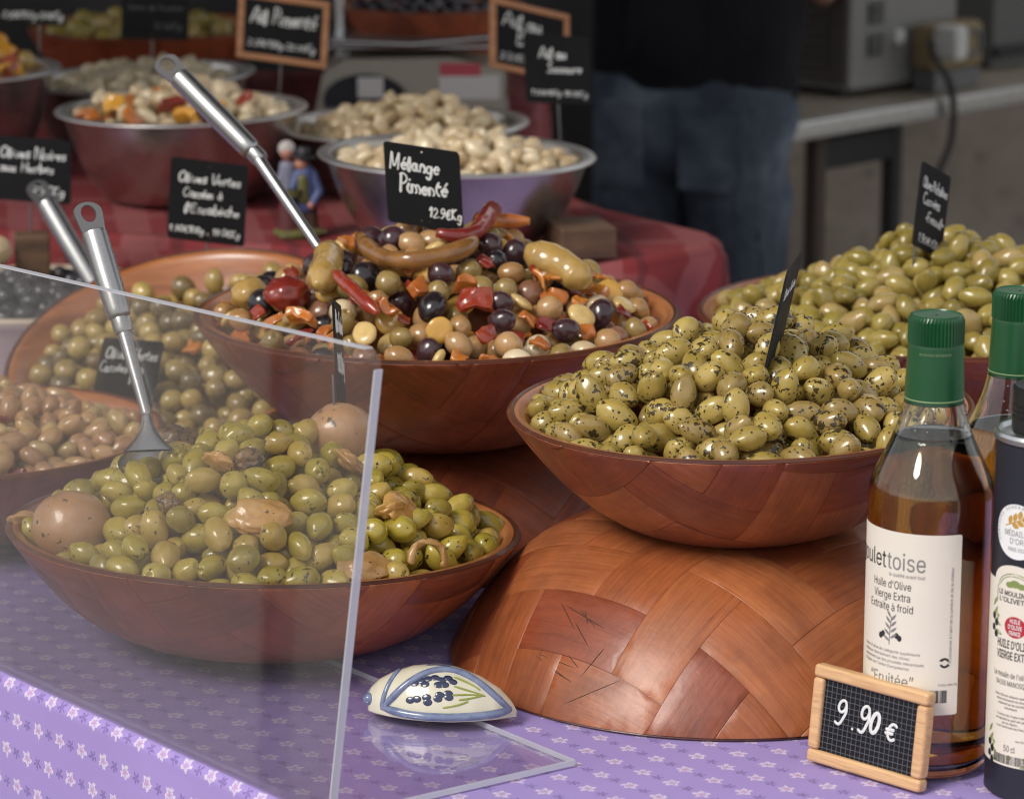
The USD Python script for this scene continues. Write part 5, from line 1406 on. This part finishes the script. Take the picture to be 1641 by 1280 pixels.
for k, ch in enumerate('CONCOURS GENERAL AGRICOLE '):
    if ch != ' ':
        a0 = math.radians(205 - k * 9.2); m = txt(ch, 0, 0, .0019, mid=True); m.apply_transform(trimesh.transformations.rotation_matrix(a0 - math.pi / 2, [0, 0, 1])); m.apply_translation([cx + .0146 * math.cos(a0), my + .0146 * math.sin(a0), 0]); cr.append(m)
wl('medal_lettering', cat(*cr), 'grey_print', med)
gl = [leafy(cx - .006 + .0018 * k, my + .0042 + .0009 * k, .0062, 25 + (-1) ** k * 50, .55) for k in range(6)] + [leafy(cx + .003, my + .008, .006, 25, .6), shapely.LineString([(cx - .0085, my + .003), (cx + .004, my + .0085)]).buffer(.0004)]
wl('oak_leaf', flat(gl), 'gold_leaf', med)

# ------------------------------------------------------------------ the glazed cicada
mat('cream_faience', lambda g: g.p(base_color=g.mix(g.noise(90, 3), (.60, .55, .40), (.68, .63, .50)), roughness=0.18, coat_weight=0.6, coat_roughness=0.05))
mat('blue_faience', lambda g: g.p(base_color=g.mix(g.noise(160, 4), (.055, .075, .17), (.26, .30, .42)), roughness=0.18, coat_weight=0.6, coat_roughness=0.05))
mat('navy_faience', lambda g: g.p(base_color=(.028, .034, .075), roughness=0.2, coat_weight=0.5)); mat('green_faience', lambda g: g.p(base_color=(.27, .31, .055), roughness=0.2, coat_weight=0.5))
# pixel box 590..826 x 1068..1162; it lies along the screen's foot, wings towards the lens
cc = at_z(708, 1142, ZT + .004); Lc = 0.1005
yawc = math.radians(-9); Xc = np.array([math.cos(yawc), math.sin(yawc), 0]); Rc = np.stack([Xc, np.cross([0, 0, 1.0], Xc), [0, 0, 1.0]], 1) @ rot([1, 0, 0], -2)
t = thing('cicada_ornament', 'white and blue glazed ceramic cicada painted with lavender, on the foot of the screen', 'ornament', M=frame(cc, Rc))


def half(xn):                                                  # outline half width along -1..1 (head at the left)
    x = (xn + 1) / 2; return np.interp(x, [0, .02, .08, .17, .30, .45, .60, .75, .88, .96, 1], [.0, .30, .52, .72, .92, 1, .97, .80, .52, .22, .02])


HW, HT = .0260, .0300


def top(x, y, lift=0.0):
    """The back's height over the outline: a rounded keel."""
    xn = x / (Lc / 2); w = np.maximum(half(xn) * HW, 1e-4); q = np.clip(np.abs(y) / w, 0, 1)
    return HT * np.clip(half(xn), 0, 1) ** .75 * np.sqrt(np.clip(1 - q ** 2.2, 0, 1)) * (1 - .18 * np.clip(xn, 0, 1)) + .003 + lift


nx, nt = 60, 40; xs = -np.cos(np.linspace(0, math.pi, nx)) * Lc / 2; th = np.linspace(0, 2 * math.pi, nt, endpoint=False); V = []
for x in xs:
    w = float(half(x / (Lc / 2)) * HW); h = float(HT * half(x / (Lc / 2)) ** .75 * (1 - .18 * max(x / (Lc / 2), 0)))
    V.append(np.c_[np.full(nt, x), w * np.cos(th), np.where(np.sin(th) > 0, .003 + h * np.abs(np.sin(th)) ** .9, .003 - .003 * np.abs(np.sin(th)) ** .5)])
i, j = np.meshgrid(np.arange(nx - 1), np.arange(nt), indexing='ij'); q = np.stack([i * nt + j, (i + 1) * nt + j, (i + 1) * nt + (j + 1) % nt, i * nt + (j + 1) % nt], -1).reshape(-1, 4)
part('ceramic_body', trimesh.Trimesh(np.vstack(V), np.vstack([q[:, [0, 2, 1]], q[:, [0, 3, 2]]]), process=False), 'cream_faience', t, True)


def surf(u, s):
    """A point of the near side: u from -1 (head) to 1, s from 0 (foot) to 1 (keel)."""
    x = u * Lc / 2; a = s * math.pi / 2; w = half(u) * HW; h = HT * half(u) ** .75 * (1 - .18 * max(u, 0))
    return np.array([x, -w * math.cos(a), .003 + h * math.sin(a) ** .9])


def paint(us, r, flatn=.35, n=30):
    q = np.array([surf(a, b_) for a, b_ in us]); return tube(spline(q, n) if len(q) > 2 else q, taper(n if len(q) > 2 else 2, r, .5, .5), 8)


wing = [(-.72, .10), (-.5, .40), (-.2, .70), (.1, .86), (.4, .84), (.7, .62), (.93, .28)]
part('wing_edge', paint(wing, .0027), 'blue_faience', t, True)
part('wing_edge', paint([(-.72, .10), (-.45, .05), (0, .03), (.4, .04), (.75, .08), (.93, .28)], .0029), 'blue_faience', t, True)
part('collar_band', paint([(-.74, .06), (-.70, .4), (-.62, .75), (-.56, 1.0)], .0018), 'blue_faience', t, True)
part('collar_band', paint([(-.20, .98), (-.02, 1.0), (.12, 1.0)], .0008), 'navy_faience', t, True)
part('eye', tf(trimesh.creation.icosphere(3, .0042), surf(-.97, .25) + np.array([.001, -.001, .002])), 'blue_faience', t, True)
part('eye', tf(trimesh.creation.icosphere(3, .0042), surf(-.97, .25) * [1, -1, 1] + np.array([.001, .001, .002])), 'blue_faience', t, True)
dots = []
for u, s_ in ((-.30, .52), (-.22, .57), (-.13, .60), (-.04, .63), (.05, .60), (.13, .66), (.20, .60), (.10, .52), (-.16, .50), (.02, .50), (-.34, .24), (-.25, .26), (-.12, .29), (-.10, .22), (.03, .28), (.05, .34), (.17, .32), (.16, .38)):
    p_ = surf(u, s_); e_ = surf(u + .03, s_) - p_; e_ /= np.linalg.norm(e_); f_ = surf(u, s_ + .03) - p_; f_ /= np.linalg.norm(f_)
    d_ = trimesh.creation.icosphere(2, 1.0); d_.apply_scale([.0031, .0023, .0006]); dots.append(tf(d_, p_, np.stack([e_, f_, np.cross(e_, f_)], 1)))
part('lavender_blossoms', cat(*dots), 'navy_faience', t, True)
part('lavender_stems', cat(*[paint(w_, .0007) for w_ in ([(.14, .34), (.35, .40), (.62, .48)], [(.22, .52), (.4, .50), (.62, .48)], [(.3, .30), (.45, .36), (.58, .46)], [(.1, .16), (.3, .22), (.42, .30)], [(.2, .70), (.4, .66), (.55, .58)])]), 'green_faience', t, True)

# ------------------------------------------------------------------ figurine pair
for nm, c_ in (('clay_white', (.48, .43, .40)), ('clay_skin', (.50, .22, .15)), ('clay_blue', (.085, .11, .26)), ('clay_black', (.016, .014, .016)), ('clay_red', (.10, .016, .018)), ('clay_moss', (.13, .12, .035)), ('clay_brown', (.06, .03, .02)), ('clay_grey', (.20, .20, .27))):
    mat(nm, lambda g, c_=c_: g.p(base_color=g.mix(g.noise(120, 3), c_, tuple(x * .75 for x in c_)), roughness=0.5))
fp = at_y(480, 384, 3.18); fp[2] = ZR + .001; K = 3.18 / FPX * 1.03    # metres per pixel there
t = thing('santon_figurine', 'small painted clay couple on a mossy base on the red cloth', 'figurine', tuple(fp))
q = lambda x, z, y=0.0: np.array([x * K, y, z * K])
part('mossy_base', tf(trimesh.Trimesh(*lump(90, 3, .28, .2, 1.25), process=False), (0, .0, .004), np.eye(3) * .021), 'clay_moss', t, True)
part('woman_body', body([(q(-14, 10), .011, ) and ((q(-14, 10)), .0135) and ((q(-14, 8), .0135), (q(-16, 70), .0085)), ((q(-16, 70), .0085), (q(-17, 112), .0075)), ((q(-17, 112), .0075), (q(-17, 128), .003))], .004, 6), 'clay_red', t, True)
part('woman_blouse', body([((q(-16, 72), .0092), (q(-17, 110), .0088)), ((q(-24, 106, -.002), .0042), (q(-30, 80, -.006), .0036)), ((q(-30, 80, -.006), .0036), (q(-18, 70, -.010), .003))], .003, 5), 'clay_grey', t, True)
part('woman_apron', body([((q(-14, 55, -.007), .0065), (q(-15, 70, -.005), .0068))], .003, 4), 'clay_blue', t, True)
part('woman_head', tf(trimesh.creation.icosphere(3, .0068), q(-18, 133, -.001)), 'clay_skin', t, True)
part('woman_bonnet', body([((q(-18, 138, .002), .0092), (q(-16, 132, .005), .0080))], .003, 3), 'clay_white', t, True)
part('man_legs', body([((q(2, 8), .0058), (q(6, 62), .0078)), ((q(22, 8), .0058), (q(16, 62), .0078))], .003, 5), 'clay_brown', t, True)
part('man_coat', body([((q(11, 52), .0112), (q(10, 102), .0098)), ((q(22, 100, -.001), .0052), (q(33, 72, -.003), .0046)), ((q(33, 72, -.003), .0046), (q(22, 54, -.009), .0040)), ((q(-1, 100, -.004), .0048), (q(-8, 80, -.009), .004))], .003, 6), 'clay_blue', t, True)
part('man_waistcoat', body([((q(8, 62, -.007), .0068), (q(7, 92, -.006), .0065))], .003, 4), 'clay_moss', t, True)
part('man_head', tf(trimesh.creation.icosphere(3, .0068), q(5, 116, -.004)), 'clay_skin', t, True)
part('man_hat', tf(lathe([(0, .009), (.006, .0085), (.0078, .005), (.008, .001), (.0135, .0), (.0138, -.0012), (.006, -.0015), (0, -.001)], 32), q(8, 128, -.001), rot([0, 1, 0], 8)), 'clay_black', t, 40)
part('man_hand', tf(trimesh.creation.icosphere(2, .0036), q(20, 52, -.011)), 'clay_skin', t, True)
part('basket', tf(lathe([(0, 0), (.005, 0), (.0075, .008), (.0068, .008), (0, .003)], 24), q(-6, 66, -.014)), 'clay_moss', t, 40)

# wood blocks on the red cloth and at the left edge
pb = at_y(925, 375, 3.06); solo('wooden_block', tf(rbox(.055, .07, .030, .002), (0.066, 3.085, ZR + .0165), rot([0, 0, 1], 14)), 'block_wood', 'dark wood block under the right side of the nearest steel bowl', 'wood block')
pb = at_y(52, 408, 3.08); solo('wooden_block', tf(rbox(.034, .03, .042, .002), pb, rot([0, 0, 1], 8)), 'block_wood', 'small wood block holding the card in the cream bowl of black olives', 'wood block')
pb = at_y(-8, 402, 3.06); v_, f_ = lump(77, 3, .9, .08, 1.0)
solo('garlic_bulb', tf(trimesh.Trimesh(v_ * .017, f_, process=False), pb), 'garlic_skin_1', 'pale round bulb cut by the left edge, in the cream bowl', 'garlic', smooth=True)

# ------------------------------------------------------------------ the scale
mat('beige_enamel', lambda g: g.p(base_color=g.mix(g.noise(7, 4), (.30, .27, .22), (.36, .33, .27)), roughness=0.4)); mat('smoked_window', lambda g: g.p(base_color=(.03, .035, .04), roughness=0.15)); mat('grey_plastic', lambda g: g.p(base_color=(.12, .12, .12), roughness=0.5))
mat('white_plastic', lambda g: g.p(base_color=(.55, .54, .51), roughness=0.4)); mat('pink_sticker', lambda g: g.p(base_color=(.45, .06, .08), roughness=0.5))
sp = at_y(655, 190, 4.0); sz = ZR
t = thing('weighing_scale', 'beige weighing scale with a steel tray and round dark display behind the garlic bowls', 'scale', (sp[0], 4.06, sz))
px_ = lambda u: (u - 655) / FPX * 4.05
zt_ = lambda v: at_y(655, v, 3.98)[2] - sz
pr = Polygon([(px_(505), 0), (px_(520), zt_(120)), (px_(560), zt_(95)), (px_(720), zt_(92)), (px_(800), zt_(112)), (px_(815), 0)]).buffer(-.006).buffer(.006)
bodym = extrude(pr, .16); bodym = trimesh.Trimesh(np.c_[bodym.vertices[:, 0], .16 - bodym.vertices[:, 2] - .08, bodym.vertices[:, 1]], bodym.faces[:, ::1], process=False)
part('scale_body', bodym, 'beige_enamel', t, 30)
dsp = affinity.scale(Point(px_(588), zt_(160)).buffer(.052, quad_segs=24), 1, .62).intersection(sbox(-1, zt_(172), 1, 1)); dm = extrude(dsp, .004)
part('display_window', trimesh.Trimesh(np.c_[dm.vertices[:, 0], -.0802 - dm.vertices[:, 2], dm.vertices[:, 1]], dm.faces[:, ::-1], process=False), 'smoked_window', t, 30)
part('display_panel', tf(rbox(.032, .003, .026, .001), (px_(596), -.0862, zt_(140))), 'white_plastic', t, 30)
part('sticker', tf(rbox(.05, .0012, .016, .0004), (px_(738), -.0809, zt_(112))), 'pink_sticker', t, 30); part('sticker', tf(rbox(.075, .001, .030, .0004), (px_(752), -.0808, zt_(140))), 'white_plastic', t, 30)
part('tray', tf(rbox(.215, .20, .006, .0025), (px_(660), .0, zt_(84) + .008)), 'brushed_steel', t, 30); part('tray_rail', tube([(px_(535), -.098, zt_(78) + .010), (px_(665), -.104, zt_(84) + .012), (px_(800), -.098, zt_(72) + .012)], .004, 10), 'brushed_steel', t, True)
part('tray_support', tf(trimesh.creation.cylinder(.02, .022, sections=24), (px_(660), 0, zt_(92) + .004)), 'grey_plastic', t, 30)
part('column', tf(rbox(.012, .012, .26, .003), (px_(540), .05, .13)), 'bare_tin', t, 30)
# black crate standing behind the cards at the top, left of the scale
mat('black_crate', lambda g: g.p(base_color=(.011, .011, .012), roughness=0.5))
pk = at_y(572, 40, 4.35); t = thing('black_crate', 'black box standing behind the framed Ail Pimenté slate at the top', 'box', (pk[0] + .012, 4.36, ZR))
part('box_body', tf(rbox(.052, .08, .20, .003), (0, 0, .101)), 'black_crate', t, 30); part('box_lid', tf(rbox(.056, .084, .012, .003), (0, 0, .208)), 'black_crate', t, 30)

# ------------------------------------------------------------------ the vendor behind
mat('black_jumper', lambda g: g.p(base_color=g.mix(g.noise(14, 4), (.0062, .0062, .0085), (.012, .012, .015)), roughness=0.9, specular_ior_level=0.2, normal=g.bump(g.noise(24, 4), 0.6, 0.012)))


def denim(g):
    n = g.noise(9, 5, 0.6); f_ = g.noise(500, 2)
    c_ = g.ramp(n, [(0.32, (.016, .022, .036)), (0.5, (.05, .068, .098)), (0.68, (.14, .17, .205))])
    return g.p(base_color=g.mix(g.m('multiply', f_, 0.3), c_, (.09, .11, .14)), roughness=0.8, normal=g.bump(g.noise(22, 4), 0.7, 0.012))


mat('worn_denim', denim); mat('skin_tone', lambda g: g.p(base_color=(.42, .24, .17), roughness=0.5, subsurface_weight=0.2, subsurface_scale=0.01)); mat('dark_hair', lambda g: g.p(base_color=(.02, .014, .01), roughness=0.6)); mat('shoe_leather', lambda g: g.p(base_color=(.02, .015, .012), roughness=0.5))
VX = at_y(1102, 300, 4.88)[0]
t = thing('person', 'vendor in black jumper and worn jeans behind the stall, seen from behind', 'person', M=frame((VX, 4.90, 0), np.diag([.93, 1, 1]) @ rot([0, 0, 1], 158)))
hand_ = [(.13, -.30, .98), (-.13, -.32, .96)]
bones = [(((0, 0, 1.30), .085), ((0, -.01, 1.48), .054)), (((0, -.01, 1.48), .054), ((0, -.03, 1.60), .078)), (((0, -.03, 1.60), .078), ((0, -.045, 1.66), .085)), (((0, -.12, 1.58), .022), ((0, -.11, 1.55), .026))]
for sx, hd in zip((1, -1), hand_):
    el = (sx * .235, -.06, 1.08)
    bones += [(((sx * .16, 0, 1.36), .05), (el, .042)), ((el, .040), (hd, .028)), ((hd, .03), ((hd[0], hd[1] - .07, hd[2] - .02), .030)), (((0, 0, 1.32), .07), ((sx * .16, 0, 1.36), .05))]
part('body', body(bones, .02, 6), 'skin_tone', t, True)
for sx, hd in zip((1, -1), hand_):
    for k in range(4):
        x, y_, z_ = hd[0] + (k - 1.5) * .017, hd[1] - .08, hd[2] - .022; L_ = .045 - .005 * abs(k - 1.3)
        part('finger', body([(((x, y_, z_), .0096), ((x, y_ - L_, z_ - .012), .0085)), (((x, y_ - L_, z_ - .012), .0085), ((x, y_ - L_ - .016, z_ - .042), .0072))], .005, 3), 'skin_tone', t, True)
    x = hd[0] - sx * .028
    part('finger', body([(((x, hd[1] - .03, hd[2] - .005), .012), ((x - sx * .02, hd[1] - .07, hd[2] - .022), .0098)), (((x - sx * .02, hd[1] - .07, hd[2] - .022), .0098), ((x - sx * .016, hd[1] - .095, hd[2] - .036), .008))], .005, 3), 'skin_tone', t, True)
part('hair', body([(((0, .01, 1.655), .088), ((0, -.02, 1.70), .082)), (((0, .02, 1.655), .088), ((0, .03, 1.60), .07))], .02, 4), 'dark_hair', t, True)
jm = [(((-.075, 0, .86), .115), ((.075, 0, .86), .115)), (((-.075, 0, .86), .115), ((-.085, 0, 1.15), .112)), (((.075, 0, .86), .115), ((.085, 0, 1.15), .112)), (((-.085, 0, 1.15), .112), ((-.12, 0, 1.36), .08)), (((.085, 0, 1.15), .112), ((.12, 0, 1.36), .08)), (((-.12, 0, 1.36), .08), ((.12, 0, 1.36), .08)), (((0, 0, 1.2), .12), ((0, .01, .92), .125))]
for sx, hd in zip((1, -1), hand_):
    el = (sx * .235, -.06, 1.08); w_ = tuple(.75 * np.array(hd) + .25 * np.array(el)); jm += [(((sx * .15, 0, 1.36), .066), (el, .054)), ((el, .054), (w_, .040))]
jb = body(jm, .02, 8); v = np.array(jb.vertices); jb.vertices = v + jb.vertex_normals * ((meshkit.fbm(v * 9, 3, 4) - .5) * .022 + (meshkit.noise(v * np.array([5, 5, 16]), 6) - .5) * .012)[:, None]
part('jumper', jb, 'black_jumper', t, True)
jn = body([(((-.078, .01, .80), .108), ((.078, .01, .80), .108)), (((-.078, .02, .82), .106), ((-.09, .0, .48), .076)), (((.078, .02, .82), .106), ((.09, .0, .48), .076)), (((-.09, 0, .48), .076), ((-.095, .02, .10), .058)), (((.09, 0, .48), .076), ((.095, .02, .10), .058)), (((-.078, .045, .78), .092), ((.078, .045, .78), .092))], .018, 8)
v = np.array(jn.vertices); jn.vertices = v + jn.vertex_normals * ((meshkit.fbm(v * 11, 3, 8) - .5) * .020 + (meshkit.noise(v * np.array([6, 6, 24]), 9) - .5) * .012)[:, None]
jeans = part('jeans', jn, 'worn_denim', t, True)
for sx in (-1, 1):
    pk = rbox(.11, .006, .13, .0028); vv = np.array(pk.vertices)
    part('back_pocket', tf(pk, (sx * .085, .138, .76), rot([1, 0, 0], -4)), 'worn_denim', jeans, 30)
    part('shoe', tf(body([(((0, .03, .045), .042), ((0, -.12, .038), .036)), (((0, -.12, .038), .036), ((0, -.18, .032), .030))], .015, 4), (sx * .10, 0, 0)), 'shoe_leather', t, True)

# ------------------------------------------------------------------ counter behind, with its machines
mat('counter_top', lambda g: g.p(base_color=g.mix(g.noise(9, 4), (.24, .20, .15), (.32, .27, .20)), roughness=0.5)); mat('oven_grey', lambda g: g.p(base_color=g.mix(g.noise(5, 4), (.20, .195, .185), (.25, .245, .23)), roughness=0.4, metallic=0.2))
mat('oven_dark', lambda g: g.p(base_color=(.035, .024, .020), roughness=0.5)); mat('black_iron', lambda g: g.p(base_color=(.010, .010, .011), roughness=0.5)); mat('brown_iron', lambda g: g.p(base_color=(.055, .035, .026), roughness=0.6)); mat('orange_sticker', lambda g: g.p(base_color=(.62, .12, .02), roughness=0.5)); mat('cable_rubber', lambda g: g.p(base_color=(.03, .026, .024), roughness=0.6)); mat('plug_brass', lambda g: g.p(base_color=(.22, .16, .08), roughness=0.5)); mat('dull_box', lambda g: g.p(base_color=(.10, .098, .094), roughness=0.5))
CL = at_y(1255, 196, 4.80); CRp = at_y(1660, 112, 5.60); CZ = 0.5 * (CL[2] + CRp[2])
CL, CRp = at_z(1255, 196, CZ), at_z(1660, 130, CZ)
cx_ = CRp - CL; Lk = np.linalg.norm(cx_); cx_ /= Lk; cn = np.array([-cx_[1], cx_[0], 0])
Mk = frame((CL[0], CL[1], 0), np.stack([cx_, cn, [0, 0, 1.0]], 1))
t = thing('folding_table', 'long folding table behind the vendor, carrying the grey oven', 'table', M=Mk)
Lk += .25
part('table_top', tf(rbox(Lk + .12, .62, .018, .004), (Lk / 2 - .06, .31, CZ - .009)), 'counter_top', t, 30); part('front_rail', tf(rbox(Lk + .12, .016, .030, .003), (Lk / 2 - .06, -.009, CZ - .016)), 'bare_tin', t, 30)


def on_k(u, v, off=.06):
    """Pixel to the table's frame, on the vertical plane a little behind its front."""
    o = np.linalg.inv(Mk) @ np.r_[EYE, 1]; d = np.linalg.inv(Mk)[:3, :3] @ ray(u, v); k = (off - o[1]) / d[1]; return o[:3] + d * k


for u, mt in ((1306, 'brown_iron'), (1428, 'black_iron')):
    for off in (.06, .54):
        x = on_k(u, 300, .06)[0]; part('leg', tf(rbox(.026, .026, CZ - .02, .004), (x, off, (CZ - .02) / 2)), mt, t, 30)
xa, xb = on_k(1306, 300)[0], on_k(1428, 300)[0]
part('cross_rail', tf(rbox(abs(xb - xa), .020, .05, .003), ((xa + xb) / 2, .06, CZ - .075)), 'black_iron', t, 30)
part('brace', tube([(xa, .06, .40), ((xa + xb) / 2, .3, .15), (xb, .54, .40)], .008, 8), 'black_iron', t, True)
part('brace', tube([(xa - .22, .06, .62), (xa, .06, .38)], .009, 8), 'black_iron', t, True)
# the oven: dark vented side to the left, grey face with three grilles
a, b_ = on_k(1362, 132, .08), on_k(1532, 100, .08); zt2 = .36
t = thing('electric_oven', 'grey electric oven with black vent grilles on the table behind', 'oven', M=Mk @ frame((a[0], .08, CZ + .012)))
Wd, Dp, Ht = abs(b_[0] - a[0]), .34, .30
part('oven_body', tf(rbox(Wd, Dp, Ht, .008), (Wd / 2, Dp / 2, Ht / 2)), 'oven_grey', t, 30)
side = part('side_panel', tf(rbox(.006, Dp - .02, Ht - .02, .002), (-.0035, Dp / 2, Ht / 2)), 'oven_dark', t, 30)
for k in range(14):
    part('side_louvre', tf(rbox(.006, Dp - .08, .006, .0015), (-.0095, Dp / 2, .04 + .017 * k)), 'oven_dark', t, 30)
for zc in (.070, .122, .174, .226):
    g_ = part('vent_grille', tf(rbox(.040, .003, .034, .001), (.062, -.0018, zc)), 'black_iron', t, 30)
    part('grille_bars', cat(*[tf(rbox(.0022, .003, .034, .0008), (.062 + (i - 1.5) * .0095, -.004, zc)) for i in range(4)], *[tf(rbox(.040, .0026, .0022, .0008), (.062, -.0052, zc + (i - .5) * .013)) for i in range(2)]), 'oven_grey', g_, False)
part('round_knob', tf(lathe([(0, 0), (.013, 0), (.012, .01), (0, .012)], 24), (.115, -.001, .080), rot([1, 0, 0], 90)), 'white_plastic', t, 30)
part('rating_plate', tf(rbox(.10, .002, .09, .001), (Wd - .085, -.0015, .21)), 'white_plastic', t, 30)
for x in (.02, Wd - .02):
    for y_ in (.03, Dp - .03):
        part('foot', tf(trimesh.creation.cylinder(.012, .012, sections=16), (x, y_, -.006)), 'black_plastic', t, 30)
c_ = on_k(1605, 60, .12)
t = thing('grey_cabinet', 'grey metal box with an orange sticker at the top right edge', 'box', M=Mk @ frame((c_[0] + .05, .12, CZ + .001)))
part('cabinet_body', tf(rbox(.24, .3, .32, .006), (.06, .16, .16)), 'dull_box', t, 30); part('sticker', tf(rbox(.09, .002, .07, .0008), (.03, .0092, .215)), 'orange_sticker', t, 30); part('lower_ledge', tf(rbox(.24, .012, .02, .002), (.06, .004, .03)), 'black_iron', t, 30)
c_ = on_k(1296, 135, .2); t = thing('black_cash_box', 'small black box on the table beside the vendor', 'box', M=Mk @ frame((c_[0], .2, CZ + .001)))
part('box_body', tf(rbox(.085, .12, .070, .004), (0, .06, .035)), 'black_plastic', t, 30); part('box_lid', tf(rbox(.089, .124, .012, .004), (0, .06, .077)), 'black_plastic', t, 30)
c_ = on_k(1530, 70, .03)
t = thing('socket_block', 'power socket block with plugs hanging before the oven', 'socket block', M=Mk @ frame((c_[0], .045, CZ + .001)))
part('block_body', tf(rbox(.135, .05, .075, .01), (0, 0, .072)), 'plug_brass', t, 30)
for x in (-.012, .034):
    part('socket', tf(lathe([(.022, 0), (.024, .004), (.018, .004), (.016, -.006), (0, -.006)], 28), (x, -.026, .075), rot([1, 0, 0], 90)), 'grey_plastic', t, 30)
part('stand', tf(rbox(.12, .045, .034, .003), (0, 0, .0172)), 'grey_plastic', t, 30)
pl = part('plug', tf(rbox(.034, .05, .055, .008), (-.058, -.05, .085)), 'white_plastic', t, 30)
pts = [on_k(*uv, -.03) - np.array([c_[0], .045, CZ + .001]) for uv in ((1493, 62), (1498, 92), (1520, 128), (1528, 180), (1522, 235), (1508, 268), (1500, 320))]
part('cable', tube(spline(pts, 50), .006, 10), 'cable_rubber', t, True)
pk = at_y(1535, 128, 5.0); c2 = on_k(1535, 126, .03)
